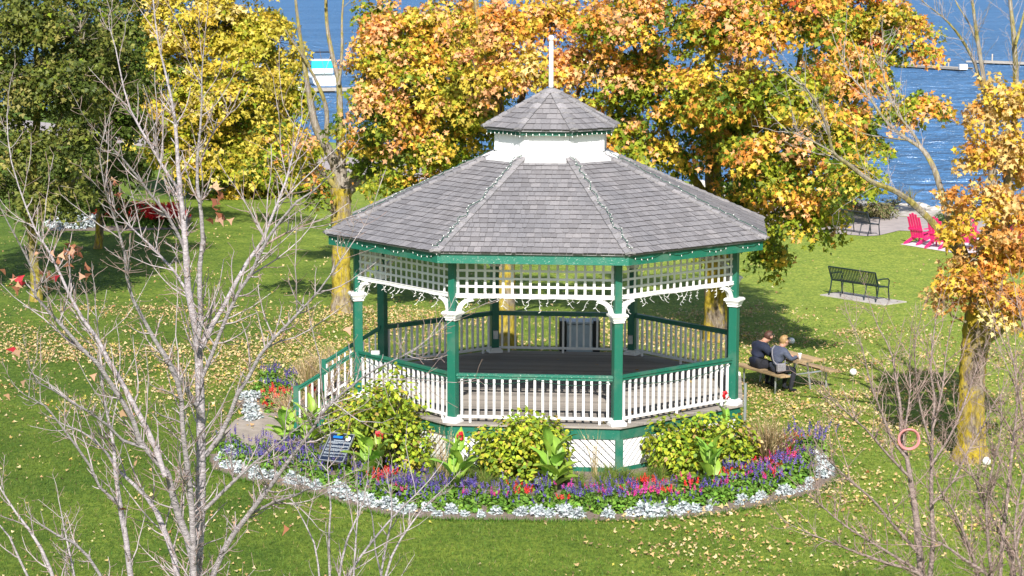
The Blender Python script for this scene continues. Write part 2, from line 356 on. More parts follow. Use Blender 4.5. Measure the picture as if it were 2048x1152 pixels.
def batch_tubes(P, R, n=3):                    # P (N,K,3), R (N,K)
    N, K, _ = P.shape
    T = np.empty_like(P); T[:, 1:-1] = P[:, 2:]-P[:, :-2]; T[:, 0] = P[:, 1]-P[:, 0]; T[:, -1] = P[:, -1]-P[:, -2]
    T /= np.maximum(np.linalg.norm(T, axis=2, keepdims=True), 1e-9)
    ref = np.where(np.abs(T[:, :1, 2:3]) > 0.85, np.array([1.0, 0.05, 0]), np.array([0.05, 0, 1.0]))
    A = np.cross(T, np.broadcast_to(ref, T.shape)); A /= np.maximum(np.linalg.norm(A, axis=2, keepdims=True), 1e-9)
    B = np.cross(T, A); an = np.arange(n)*2*np.pi/n
    V = P[:, :, None, :]+R[:, :, None, None]*(A[:, :, None, :]*np.cos(an)[None, None, :, None]+B[:, :, None, :]*np.sin(an)[None, None, :, None])
    idx = np.arange(N*K*n).reshape(N, K, n)
    a = idx[:, :-1, :]; b = np.roll(a, -1, axis=2); c = np.roll(idx[:, 1:, :], -1, axis=2); d = idx[:, 1:, :]
    F = np.stack([a, b, c, d], axis=-1).reshape(-1, 4)
    return V.reshape(-1, 3), F
def unit(v): return v/np.maximum(np.linalg.norm(v, axis=-1, keepdims=True), 1e-9)
def pick(cols, probs, n, jit=0.14):
    c = np.array(cols)[RNG.choice(len(cols), n, p=np.array(probs)/np.sum(probs))]
    return np.clip(c*(1+RNG.normal(0, jit, (n, 1)))*(1+RNG.normal(0, jit*0.35, (n, 3))), 0.004, 0.9)
def inpoly(P, poly):
    x, y = P[:, 0], P[:, 1]; r = np.zeros(len(P), bool); n = len(poly)
    for i in range(n):
        x0, y0 = poly[i][:2]; x1, y1 = poly[(i+1) % n][:2]
        c = ((y0 > y) != (y1 > y)) & (x < (x1-x0)*(y-y0)/(y1-y0+1e-12)+x0); r ^= c
    return r
def clip(poly, hps):                            # keep a*x+b*y<=c
    for a, b, c in hps:
        out = []
        for i in range(len(poly)):
            p, q = poly[i], poly[(i+1) % len(poly)]; dp, dq = a*p[0]+b*p[1]-c, a*q[0]+b*q[1]-c
            if dp <= 0: out.append(p)
            if (dp < 0) != (dq < 0) and abs(dp-dq) > 1e-12:
                t = dp/(dp-dq); out.append((p[0]+(q[0]-p[0])*t, p[1]+(q[1]-p[1])*t))
        poly = out
        if len(poly) < 3: return []
    res = []
    for p in poly:
        if not res or math.hypot(p[0]-res[-1][0], p[1]-res[-1][1]) > 1e-4: res.append(p)
    if len(res) > 2 and math.hypot(res[0][0]-res[-1][0], res[0][1]-res[-1][1]) < 1e-4: res.pop()
    return res if len(res) > 2 else []
# ================================================================== SETTING
SHORE = [(260, -100), (90, 2), (45, 29), (28, 37), (17, 41.6), (3, 58.8), (-11, 76), (-35, 106), (-60, 137), (-220, 337)]
BED = [(-6.75, -2.6), (-6.7, -3.07), (-6.5, -3.9), (-5.78, -4.75), (-4.94, -5.31), (-4.09, -6.05), (-3.45, -6.85), (-2.8, -7.35), (-1.69, -7.56), (-0.06, -7.62), (1.58, -7.56), (2.56, -7.3), (3.78, -6.55), (4.9, -5.5), (5.42, -4.27), (5.5, -3.13), (5.3, -2.0), (4.75, -1.2), (4.3, -0.5)]
BED_BACK = [(4.25, -0.6), (3.9, 1.23), (1.89, 3.9), (-1.23, 4.1), (-3.7, 2.1), (-4.05, -1.3), (-5.35, -1.0), (-5.5, -1.75), (-5.95, -2.35)]
BED_LEFT = [(-6.30, 1.55), (-6.75, 1.75), (-7.0, 2.5), (-6.75, 3.6), (-6.1, 4.6), (-5.1, 5.1), (-3.9, 4.6), (-3.8, 2.5), (-4.9, 2.3), (-5.4, 1.6)]
PATH = [(-5.2, -1.0), (-5.35, 1.95), (-5.75, 2.0), (-6.35, 1.65), (-6.7, 0.6), (-6.75, -0.6), (-6.55, -1.5), (-5.9, -2.3), (-5.5, -1.75)]
def sheet(name, poly, z, mat, kind='structure', edge=None):
    me = bpy.data.meshes.new(name)
    if edge:
        n = len(poly)
        me.from_pydata([(p[0], p[1], z) for p in poly]+[(p[0], p[1], z-edge) for p in poly], [], [tuple(range(n))]+[((i+1) % n, i, n+i, n+(i+1) % n) for i in range(n)])
    else: me.from_pydata([(p[0], p[1], z) for p in poly], [], [tuple(range(len(poly)))])
    me.update()
    if me.polygons[0].normal.z < 0: me.flip_normals()
    o = link(name, me, None, mat); o['kind'] = kind; return o
# one ground sheet: lawn, then a bank falling under the lake
lawn_poly = SHORE+[(-420, 345), (-420, -160), (260, -160)]
V = [(x, y, G) for x, y in lawn_poly]; n0 = len(lawn_poly); F = [tuple(range(n0))]
off = []
for i, (x, y) in enumerate(SHORE):
    a = SHORE[max(i-1, 0)]; b = SHORE[min(i+1, len(SHORE)-1)]; d = Vector((b[0]-a[0], b[1]-a[1])).normalized(); off.append((d.y, -d.x))
for k, (dist, z) in enumerate(((1.6, G-0.35), (4.5, LAKE-0.5))):
    V += [(x+o[0]*dist, y+o[1]*dist, z) for (x, y), o in zip(SHORE, off)]
ns = len(SHORE)
for r in range(2):
    for i in range(ns-1):
        a0 = i if r == 0 else n0+i; a1 = a0+1; b0 = n0+r*ns+i; F.append((a0, b0, b0+1, a1))
me = bpy.data.meshes.new('ground'); me.from_pydata(V, [], F); me.update()
if me.polygons[0].normal.z < 0: me.flip_normals()
ground = link('ground', me, None, M['lawn']); ground['kind'] = 'structure'
lake = sheet('lake', [(-4000, -60), (4000, -60), (4000, 6000), (-4000, 6000)], LAKE, M['water'])
soil_o = sheet('flower_bed_soil', BED+BED_BACK, G+0.012, M['soil'])
soil_l = sheet('side_bed_soil', BED_LEFT, G+0.008, M['soil'])
path_o = sheet('path', PATH, G+0.020, M['pathconc'])
PROM = [(60, 22), (30, 29.5), (17.5, 33.2), (13.4, 34.6), (12.4, 33.1), (11.9, 32.9), (10.4, 34.0), (0, 46.4), (-9, 57.6), (-25, 77), (-60, 119),
        (-57, 123), (-21.5, 80.5), (-5, 60.6), (4, 50.2), (13.4, 39.8), (18, 37.2), (31, 33), (62, 25)]
prom = sheet('promenade', PROM, G+0.016, M['prom'])
LAWN_EXCL = [BED+BED_BACK, BED_LEFT, PATH]
gravel = sheet('shore_gravel', [(13.9, 39.75), (18, 37.6), (30, 33.7), (44, 29.3), (28, 36.9), (17, 41.5), (9, 51.2), (6.5, 48.9)], G+0.008, M['gravel'])
# rocks along the water's edge
rk = MB()
for i in range(260):
    t = random.random(); seg = random.choice([(17, 41.6, 3, 58.8), (28, 37, 17, 41.6), (45, 29, 28, 37), (3, 58.8, -11, 76), (17, 41.6, 3, 58.8), (28, 37, 17, 41.6)])
    x = seg[0]+(seg[2]-seg[0])*t; y = seg[1]+(seg[3]-seg[1])*t; d = random.uniform(-1.5, 2.6); s = random.choice((.12, .18, .25, .36))
    N = len(rk.v); rk.ell((x+0.75*d, y+0.66*d, G-0.05-max(0, d)*0.22), (s*random.uniform(.8, 1.4), s*random.uniform(.7, 1.1), s*random.uniform(.4, .7)), 7, 5)
    for q in range(N, len(rk.v)):
        v = rk.v[q]; rk.v[q] = (v[0]+random.uniform(-.12, .12)*s, v[1]+random.uniform(-.12, .12)*s, v[2]+random.uniform(-.12, .12)*s)
tag(rk.build('shore_rocks', M['rock']), kind='stuff')

# ================================================================== BANDSTAND
TH = -4.9754
def cor(k, R, z=0.0):
    a = math.radians(-67.5+45*k+TH); return Vector((R*math.cos(a), R*math.sin(a), z))
gz = thing('gazebo', 'white and green octagonal bandstand with a grey shingled roof and a white cupola', 'gazebo', (0, 0, G))
GI = Matrix.Translation((0, 0, -G))
def gp(name, mb, mat, parent=None, smooth=False):      # part given in world coordinates
    o = mb.build(name, mat, parent or gz, smooth)
    if parent is None: o.matrix_local = GI.copy()
    return o
def face(i, R):
    a, b = cor(i-1, R), cor(i, R); x = (b-a).normalized(); y = Vector((0, 0, 1)).cross(x); m = (a+b)/2
    return Matrix(((x.x, y.x, 0, m.x), (x.y, y.y, 0, m.y), (0, 0, 1, 0), (0, 0, 0, 1))), (b-a).length
def octpr(mb, i, Ro, Ri, z0, z1, e0=0.0, e1=0.0):     # mitred bar along face i between two radii
    p = [cor(i-1, Ro), cor(i, Ro), cor(i, Ri), cor(i-1, Ri)]
    if e0 or e1:
        u = (p[1]-p[0]).normalized(); p[0] += u*e0; p[3] += u*e0; p[1] -= u*e1; p[2] -= u*e1
    return mb.prism([(q.x, q.y) for q in p], z0, z1)
FACES = list(range(-3, 5))             # 0 front, -2 left (stairs), 1 front right, 2 right, -1 front left
c225 = math.cos(math.radians(22.5)); s225 = math.sin(math.radians(22.5))
RPOST = 4.0949
# --- floor
floor = MB(); floor.prism([tuple(cor(k, 4.12)[:2]) for k in range(8)], -0.06, -0.035); floor_o = gp('floor', floor, M['soffit'])
hp = []
for i in FACES:
    a, b = cor(i-1, 4.32), cor(i, 4.32); nx, ny = b.y-a.y, -(b.x-a.x); L = math.hypot(nx, ny); hp.append((nx/L, ny/L, (a.x*nx+a.y*ny)/L))
pa = math.radians(TH); y = -4.1
while y < 4.1:
    w = 0.138; p = [(-5, y), (5, y), (5, y+w-0.008), (-5, y+w-0.008)]
    p = clip([(q[0]*math.cos(pa)-q[1]*math.sin(pa), q[0]*math.sin(pa)+q[1]*math.cos(pa)) for q in p], hp)
    if p: gp('floor_plank', MB().prism(p, -0.034, random.uniform(-0.002, 0.001)), M['deck'], floor_o)
    y += w
# --- rim, skirt
for i in FACES:
    gp('rim_board', octpr(MB(), i, 4.27, 4.22, -0.25, -0.036), M['green'])
    sk = octpr(MB(), i, 4.235, 4.19, -0.90, -0.80); sko = gp('skirt_rail', sk, M['green'])
    Mx, L = face(i, 4.235); L -= 0.16
    if i in (-1, 0, 1, 2, -2):
        rect = [(1, 0, L/2), (-1, 0, L/2), (0, 1, -0.252), (0, -1, 0.80)]
        for lay in (0, 1):
            sgn = (1 if i % 2 else -1)*(1 if lay == 0 else -1); u = -L/2-0.7
            while u < L/2+0.7:
                w = 0.108 if lay == 0 else 0.118
                p = clip([(u-0.4*sgn, -0.95), (u+w-0.4*sgn, -0.95), (u+w+0.4*sgn, -0.15), (u+0.4*sgn, -0.15)], rect)
                u += 0.142
                if not p: continue
                y0 = -0.006 if lay == 0 else 0.040
                gp('skirt_slat', MB().prism_m(p, y0, y0+0.012, lambda a, b, t: Mx @ Vector((a, t, b))), M['white2'], sko)
    else:
        b = MB(); b.prism_m([(-L/2, -0.8), (L/2, -0.8), (L/2, -0.252), (-L/2, -0.252)], 0.012, 0.03, lambda a, bb, t: Mx @ Vector((a, t, bb))); gp('skirt_panel', b, M['white2'], sko)
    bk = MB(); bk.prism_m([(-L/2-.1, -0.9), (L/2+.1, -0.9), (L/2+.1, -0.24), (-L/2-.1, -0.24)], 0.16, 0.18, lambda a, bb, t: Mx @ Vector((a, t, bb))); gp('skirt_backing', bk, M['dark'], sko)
for k in range(8):
    c = cor(k, 4.235); a = math.atan2(c.y, c.x); R = Matrix.Rotation(a, 3, 'Z')
    gp('skirt_post', MB().bbox((c.x*0.993, c.y*0.993, -0.575), (0.13, 0.15, 0.65), 0.008, R), M['green'])
# --- posts
for k in range(8):
    c = cor(k, RPOST); a = math.atan2(c.y, c.x); R = Matrix.Rotation(a, 3, 'Z')
    po = gp('post', MB().bbox((c.x, c.y, 1.02), (0.17, 0.17, 1.96), 0.008, R).bbox((c.x, c.y, 2.65), (0.135, 0.135, 1.06), 0.006, R), M['green'])
    pl = MB().bbox((c.x, c.y, 0.035), (0.31, 0.31, 0.07), 0.012, R).bbox((c.x, c.y, 0.085), (0.25, 0.25, 0.05), 0.015, R); gp('plinth', pl, M['white'], po)
    cp = MB()
    for zz, w, h in ((2.005, 0.22, 0.05), (2.05, 0.255, 0.04), (2.085, 0.29, 0.03), (2.12, 0.335, 0.04), (2.147, 0.30, 0.016)): cp.bbox((c.x, c.y, zz), (w, w, h), 0.008, R)
    gp('capital', cp, M['white'], po)
# --- railings
bal_long = MB().box((0, 0, 0.46), (0.045, 0.035, 0.88)).mesh('baluster'); bal_short = MB().box((0, 0, 0.505), (0.045, 0.035, 0.79)).mesh('baluster')
for mm in (bal_long, bal_short): mm.materials.append(M['white'])
for i in FACES:
    if i == -2: continue
    rail = MB(); octpr(rail, i, RPOST+0.055, RPOST-0.055, 0.905, 0.95, .08, .08); octpr(rail, i, RPOST+0.032, RPOST-0.032, 0.85, 0.903, .08, .08)
    ro = gp('railing', rail, M['green_worn'] if i == 0 else M['green'])
    lo = MB(); octpr(lo, i, RPOST+0.022, RPOST-0.022, 0.085, 0.135, .08, .08); gp('bottom_rail', lo, M['white'], ro)
    Mx, L = face(i, RPOST); n = 19; sp = (L-0.34)/(n-1)
    for q in range(n):
        ft = q in (1, n-2) or q == n//2 and i != 0
        o = link('baluster', bal_long if ft else bal_short, ro, None, Mx @ Matrix.Translation((-(L-0.34)/2+q*sp+random.uniform(-.004, .004), -0.004, -0.022 if ft else 0)) @ Matrix.Rotation(random.uniform(-.006, .006), 4, 'Y'))
# --- valance lattice and brackets
for i in FACES:
    v = MB(); octpr(v, i, RPOST+0.03, RPOST-0.03, 2.41, 2.475, .07, .07); octpr(v, i, RPOST+0.04, RPOST-0.04, 2.475, 2.49, .07, .07); vo = gp('valance', v, M['white'])
    Mx, L = face(i, RPOST); n = 17; sp = (L-0.2)/n
    for q in range(n+1):
        u = -(L-0.2)/2+q*sp
        gp('valance_slat', MB().prism_m([(u-0.024, 2.49), (u+0.024, 2.49), (u+0.024, 3.14), (u-0.024, 3.14)], 0.002, 0.014, lambda a, b, t: Mx @ Vector((a, t, b))), M['white'], vo)
    for q in range(4):
        z = 2.63+q*0.152
        gp('valance_slat', MB().prism_m([(-(L-.14)/2, z-0.022), ((L-.14)/2, z-0.022), ((L-.14)/2, z+0.022), (-(L-.14)/2, z+0.022)], -0.012, 0.0, lambda a, b, t: Mx @ Vector((a, t, b))), M['white'], vo)
    for sg in (-1, 1):
        P = []; r0, r1 = 0.30, 0.235; cx, cz = (L/2-0.075-0.30), 2.41-0.30+0.04
        for q in range(9):
            a = math.pi/2*q/8; P.append((sg*(cx+r0*math.cos(a)), cz+r0*math.sin(a)*0.87))
        for q in range(8, -1, -1):
            a = math.pi/2*q/8; P.append((sg*(cx-0.03+r1*math.cos(a)), cz-0.0+r1*0.98*math.sin(a)*0.87))
        if sg < 0: P.reverse()
        gp('bracket', MB().prism_m(P, -0.04, 0.04, lambda a, b, t: Mx @ Vector((a, t, b))), M['white'])
# --- fascia, soffit
for i in FACES: gp('fascia_board', octpr(MB(), i, 4.6755, 4.63, 3.1396, 3.356), M['green_worn'] if i == 0 else M['green'])
sf = MB()
for i in FACES:
    for (Ra, za, Rb, zb) in ((4.63, 3.25, 1.25, 4.72),):
        a, b, c, d = cor(i-1, Ra, za), cor(i, Ra, za), cor(i, Rb, zb), cor(i-1, Rb, zb); sf.add([a, b, c, d], [(0, 3, 2, 1)])
gp('soffit', sf, M['soffit'])
beam = MB()
for i in FACES: octpr(beam, i, RPOST+0.07, RPOST-0.07, 3.142, 3.26)
gp('ring_beam', beam, M['soffit'])
# --- shingled roofs
NSH = [0]
def roof(R0, z0, R1, z1, courses, wmean, tot_faces, name, singles, overhang):
    slab = MB()
    for i in FACES:
        a, b, c, d = cor(i-1, R0-0.01, z0-0.012), cor(i, R0-0.01, z0-0.012), cor(i, R1, z1-0.012), cor(i-1, R1, z1-0.012)
        slab.add([a, b, c, d]+[q-Vector((0, 0, 0.035)) for q in (a, b, c, d)], [(0, 1, 2, 3), (7, 6, 5, 4), (0, 4, 5, 1)])
    ro = gp(name, slab, M['ridge'])
    rest = MB()
    apo0, apo1 = R0*c225, R1*c225; run = apo0-apo1; rise = z1-z0; Ls = math.hypot(run, rise); ca, sa = run/Ls, rise/Ls
    for i in FACES:
        Mx, _ = face(i, R0)
        def P(u, v, h): return Mx @ Vector((u, v*ca-h*sa, z0+v*sa+h*ca))
        hw = lambda v: (R0*(1-v/Ls)+R1*(v/Ls))*s225
        ex = Ls/courses
        for r in range(courses):
            v0 = r*ex-(overhang if r == 0 else 0); v1 = min((r+1.35)*ex, Ls)
            W = hw(max(v0, 0)); u = -W-random.uniform(0, wmean)
            while u < W:
                w = wmean*random.choice((0.6, 0.8, 0.95, 1.0, 1.15, 1.35)); a0, a1 = u+0.003, u+w-0.003; u += w
                def cl(x, v): h_ = hw(max(v, 0)); return max(-h_, min(h_, x))
                x00, x10, x01, x11 = cl(a0, v0), cl(a1, v0), cl(a0, v1), cl(a1, v1)
                if x10-x00 < 0.012: continue
                dv = random.uniform(-0.009, 0.006); hb = random.uniform(0.019, 0.027); v0j = v0+dv
                vs_ = [P(x00, v0j, 0.003), P(x10, v0j, 0.003), P(x11, v1, 0.001), P(x01, v1, 0.001), P(x00, v0j, hb), P(x10, v0j, hb), P(x11, v1, 0.005), P(x01, v1, 0.005)]
                fs_ = [(4, 5, 6, 7), (0, 1, 5, 4), (1, 2, 6, 5), (3, 0, 4, 7)]
                if i in singles and NSH[0] < 300 and (r < singles[i]):
                    so_ = gp('shingle', MB().add(vs_, fs_), [M['shingle'], M['shingle_end']], ro); so_.data.polygons.foreach_set('material_index', [0, 1, 1, 1]); NSH[0] += 1
                else: rest.add(vs_, fs_)
    if rest.v:
        so_ = gp('shingle_field', rest, [M['shingle'], M['shingle_end']], ro); so_['kind'] = 'stuff'; so_.data.polygons.foreach_set('material_index', [0, 1, 1, 1]*(len(rest.f)//4))
    # hip caps
    for k in range(8):
        A, B = cor(k, R0+0.03, z0-0.005), cor(k, R1+0.02, z1); ax = (B-A); Lh = ax.length; ax.normalize()
        nl = []
        for i in (k, k+1):
            Mx, _ = face(i, R0); nl.append((Mx.to_3x3() @ Vector((0, -sa, ca))).normalized())
        wl = ax.cross(nl[0]).normalized(); wr = -ax.cross(nl[1]).normalized()
        ml = (Vector((0, 0, 1))).normalized(); n = max(4, int(Lh/(ex*1.05)))
        wd = 0.105 if R0 > 3 else 0.085
        if wl.dot(cor(k-1, 1)-cor(k, 1)) < 0: wl = -wl
        if wr.dot(cor(k+1, 1)-cor(k, 1)) < 0: wr = -wr
        for q in range(n):
            t0, t1 = Lh*q/n, min(Lh*(q+1.25)/n, Lh); p0, p1 = A+ax*t0, A+ax*t1; h0, h1 = 0.050+random.uniform(-.004, .006), 0.026
            jw = random.uniform(0.92, 1.08)
            def row(p, h, f): return [p+wl*wd*f*jw+nl[0]*h*0.9, p+ml*h*1.05, p+wr*wd*f*jw+nl[1]*h*0.9]
            T0, T1, B0 = row(p0, h0, 1), row(p1, h1, 1), row(p0, 0.006, 1.0); B1 = row(p1, 0.004, 1)
            gp('ridge_shingle', MB().add(T0+T1+B0+B1, [(0, 1, 4, 3), (1, 2, 5, 4), (6, 7, 1, 0), (7, 8, 2, 1), (6, 0, 3, 9), (2, 8, 11, 5)]), M['ridge'], ro)
    return ro
roof(1.437, 5.438, 0.05, 6.17, 8, 0.17, 8, 'cupola_roof', {0: 8, 1: 8, -1: 8}, 0.02)
roof(4.735, 3.37, 1.25, 4.86, 21, 0.142, 8, 'roof', {0: 20}, 0.03)
# --- cupola
cu = MB()
for i in FACES: octpr(cu, i, 1.192, 1.12, 4.70, 5.44)
cuo = gp('cupola', cu, M['white2'])
for i in FACES:
    m = MB(); octpr(m, i, 1.225, 1.193, 4.84, 4.92); octpr(m, i, 1.212, 1.193, 4.925, 4.955, .10, .10); octpr(m, i, 1.30, 1.20, 4.78, 4.835)
    Mx, L = face(i, 1.193)
    for sg in (-1, 1): m.prism_m([(sg*L/2-sg*0.10, 4.955), (sg*L/2, 4.955), (sg*L/2, 5.40), (sg*L/2-sg*0.10, 5.40)][::sg], -0.018, 0.0, lambda a, b, t: Mx @ Vector((a, t, b)))
    gp('cupola_panel_trim', m, M['white2'], cuo)
    # white flashing apron on the roof below each panel
    a, b, c, d = cor(i-1, 1.50, 4.775), cor(i, 1.50, 4.775), cor(i, 1.24, 4.89), cor(i-1, 1.24, 4.89)
    u = (b-a).normalized(); a += u*0.16; b -= u*0.16; c -= u*0.1; d += u*0.1; dz = Vector((0, 0, 0.045)); gp('flashing', MB().add([a+dz, b+dz, c+dz, d+dz, a, b, c, d], [(0, 1, 2, 3), (4, 5, 1, 0), (5, 6, 2, 1), (7, 4, 0, 3)]), M['white2'], cuo)
    gp('cupola_fascia', octpr(MB(), i, 1.3526, 1.315, 5.311, 5.436), M['green_worn'] if i == 0 else M['green'], cuo)
    gp('cupola_soffit', octpr(MB(), i, 1.314, 1.193, 5.40, 5.415), M['soffit'], cuo)
sp = MB(); sp.lathe([(0.13, 6.10), (0.10, 6.16), (0.06, 6.19), (0.055, 6.21)], n=10); gp('spire_collar', sp, M['dark'])
sp = MB(); sp.lathe([(0.048, 6.19), (0.046, 7.14), (0.05, 7.15)], n=12); sp.ell((0, 0, 7.21), (0.062, 0.062, 0.062), 12, 8); gp('spire', sp, M['white2'])
# small fittings the photo shows on the posts
c = cor(-4, RPOST); gp('switch_box', MB().bbox((c.x+0.03, c.y-0.11, 0.42), (0.12, 0.06, 0.2), 0.01), M['galv'])
c = cor(3, RPOST); gp('switch_box', MB().bbox((c.x-0.05, c.y-0.12, 0.36), (0.11, 0.06, 0.2), 0.01), M['galv'])
c = cor(1, 4.36); gp('drain_pipe', MB().tube([(c.x, c.y, -0.85), (c.x, c.y, 0.45)], 0.03, 8), M['galv'])
# --- stairs on the left face
Mx, L = face(-2, 4.27); st = MB()
for k in range(2):
    s = -1 if k == 0 else 1
    m_ = MB(); m_.prism_m([(0.0, -0.04), (0.0, -0.88), (-1.16, -0.88), (-1.16, -0.80), (0, -0.06)], s*(L/2-0.16), s*(L/2-0.11), lambda a, b, t: Mx @ Vector((t, a, b)))
    if k == 0: so = gp('stair', m_, M['green'])
    else: gp('stringer', m_, M['green'], so)
for k in range(4):
    z = -0.18*(k+1); y0 = -0.02-0.25*k
    gp('tread', MB().prism_m([(-L/2+0.15, y0-0.25), (L/2-0.15, y0-0.25), (L/2-0.15, y0), (-L/2+0.15, y0)], z-0.035, z, lambda a, b, t: Mx @ Vector((a, b, t))), M['deck'], so)
    gp('riser', MB().prism_m([(-L/2+0.17, z-0.18), (L/2-0.17, z-0.18), (L/2-0.17, z-0.037), (-L/2+0.17, z-0.037)], y0-0.02, y0-0.005, lambda a, b, t: Mx @ Vector((a, t, b))), M['green'], so)
bshort = MB().box((0, 0, 0.35), (0.045, 0.032, 0.70)).mesh('baluster'); bshort.materials.append(M['white'])
for s in (-1, 1):
    x = s*(L/2-0.13); r = MB()
    A, B = Vector((x, 0.12, 0.93)), Vector((x, -1.15, 0.12))
    def bar(mb, A, B, w, h):
        d = (B-A); e = Vector((w/2, 0, 0)); f = Vector((0, 0, h/2)); P = [A-e-f, A+e-f, A+e+f, A-e+f, B-e-f, B+e-f, B+e+f, B-e+f]
        mb.add([Mx @ p for p in P], [(0, 1, 2, 3), (7, 6, 5, 4), (0, 4, 5, 1), (1, 5, 6, 2), (2, 6, 7, 3), (3, 7, 4, 0)])
    bar(r, A, B, 0.10, 0.05); bar(r, A-Vector((0, 0, .05)), B-Vector((0, 0, .05)), 0.055, 0.05)
    ro = gp('stair_railing', r, M['green'])
    lo = MB(); bar(lo, A-Vector((0, 0, .78)), B-Vector((0, 0, .78)), 0.045, 0.05); gp('bottom_rail', lo, M['white'], ro)
    gp('newel', MB().prism_m([(x-.055, -1.19), (x+.055, -1.19), (x+.055, -1.08), (x-.055, -1.08)], -0.9, 0.18, lambda a, b, t: Mx @ Vector((a, b, t))), M['green'], ro)
    for q in range(9):
        t = (q+0.8)/9.4; p = A.lerp(B, t); link('baluster', bshort, ro, None, Mx @ Matrix.Translation((p.x, p.y, p.z-0.79)))

# ------------------------------------------------------------------ string lights hung on the bandstand
def lights(name, label, path, bulb_at, wire, r=0.008, bl=0.03, br=0.014, group=None, hang=Vector((0, 0, -1))):
    t = thing(name, label, 'string lights', tuple(path[0]), 0, group); inv = Matrix.Translation(-Vector(path[0]))
    w = MB().tube(path, r, 4); o = w.build('wire', M[wire], t); o.matrix_local = inv.copy()
    b = MB()
    for p, d in bulb_at: b.octa(Vector(p)+Vector(d)*bl, br, d, bl)
    o = b.build('bulb_row', M['bulb'], t); o.matrix_local = inv.copy(); o['kind'] = 'stuff'; return t
def seg(a, b, n, sag=0.0, loops=1, jit=0.0):
    out = []
    for k in range(n+1):
        t = k/n; p = a.lerp(b, t); ph = (t*loops) % 1.0; p.z -= sag*4*ph*(1-ph); p += Vector((random.uniform(-jit, jit), random.uniform(-jit, jit), random.uniform(-jit, jit)*0.5)); out.append(p)
    return out
for k, nm in ((-1, 'running down the roof ridge above the left front post'), (0, 'running down the roof ridge above the right front post'), (-2, 'along the left outer ridge of the shingled roof'), (1, 'along the right outer ridge of the shingled roof')):
    A, B = cor(k, 4.75, 3.46), cor(k, 1.35, 4.93); jit = 0.055 if k in (-1, 0) else 0.03
    P = seg(A, B, 46, 0, 1, jit); bl = []
    for p in P:
        if random.random() < (1.0 if k in (-1, 0) else .55): bl.append((p, Vector((random.uniform(-1, 1), random.uniform(-1, .3), random.uniform(-.1, .5))).normalized()))
    lights('ridge_lights', 'white bulbs on green wire '+nm, P, bl, 'wire_green', 0.008, 0.022, 0.010, 'string lights on the bandstand')
for i, nm, lp in ((-1, 'in loops along the left front fascia board', 4), (1, 'in loops along the right front fascia board', 4)):
    a, b = cor(i-1, 4.70, 3.335), cor(i, 4.70, 3.335); P = seg(a, b, 48, 0.09, lp, 0.012)
    lights('fascia_lights', 'white bulbs on green wire hung '+nm, P, [(p, Vector((random.uniform(-.3, .3), 0, -1)).normalized()) for p in P[::2] if random.random() < .8], 'wire_green', 0.006, 0.024, 0.010, 'string lights on the bandstand')
P1, P2 = [], []
for i in (-2, -1, 0, 1, 2):
    P1 += seg(cor(i-1, 1.37, 5.385), cor(i, 1.37, 5.385), 8, 0.03, 2)[:-1]; P2 += seg(cor(i-1, 1.375, 5.315), cor(i, 1.375, 5.315), 8, -0.04, 1)[:-1]
for P, nm in ((P1, 'upper row of white bulbs around the green cupola fascia'), (P2, 'lower row of white bulbs around the green cupola fascia')):
    lights('cupola_lights', nm, P, [(p, Vector((0, 0, -1))) for p in P], 'wire_green', 0.006, 0.024, 0.011, 'string lights on the bandstand')
for i, nm in ((0, 'front railing'), (1, 'right front railing'), (-1, 'left front railing')):
    a, b = cor(i-1, 4.13, 0.86), cor(i, 4.13, 0.86); P = seg(a, b, 40, 0.10 if i == 0 else 0.18, 2 if i == 0 else 1)
    lights('railing_lights', 'green wire of small white bulbs swagged across the '+nm, P, [(p, Vector((random.uniform(-.3, .3), 0, -1)).normalized()) for p in P[::2]], 'wire_green', 0.006, 0.026, 0.012, 'string lights on the bandstand')
for i, nm in ((0, 'front'), (1, 'right front'), (-1, 'left front')):
    a, b = cor(i-1, 4.13, 2.44), cor(i, 4.13, 2.44); P = seg(a, b, 40, 0.03, 3, 0.01); t = thing('icicle_lights', 'white icicle lights dangling from the %s lattice valance' % nm, 'string lights', tuple(P[0]), 0, 'string lights on the bandstand')
    w = MB().tube(P, 0.007, 4)
    for p in P[1::2]:
        q = p.copy(); nn = random.randint(1, 4); pts = [q.copy()]
        for _ in range(nn): q = q+Vector((random.uniform(-.06, .06), random.uniform(-.03, .03), -random.uniform(.04, .075))); pts.append(q.copy())
        w.tube(pts, 0.004, 3)
        for q in pts[1:]:
            d = Vector((random.choice((-1, 1))*0.8, 0, -0.5)); w.tube([q, q+d*0.045], 0.006, 3)
    o = w.build('wire', M['wire_white'], t); o.matrix_local = Matrix.Translation(-Vector(P[0]))
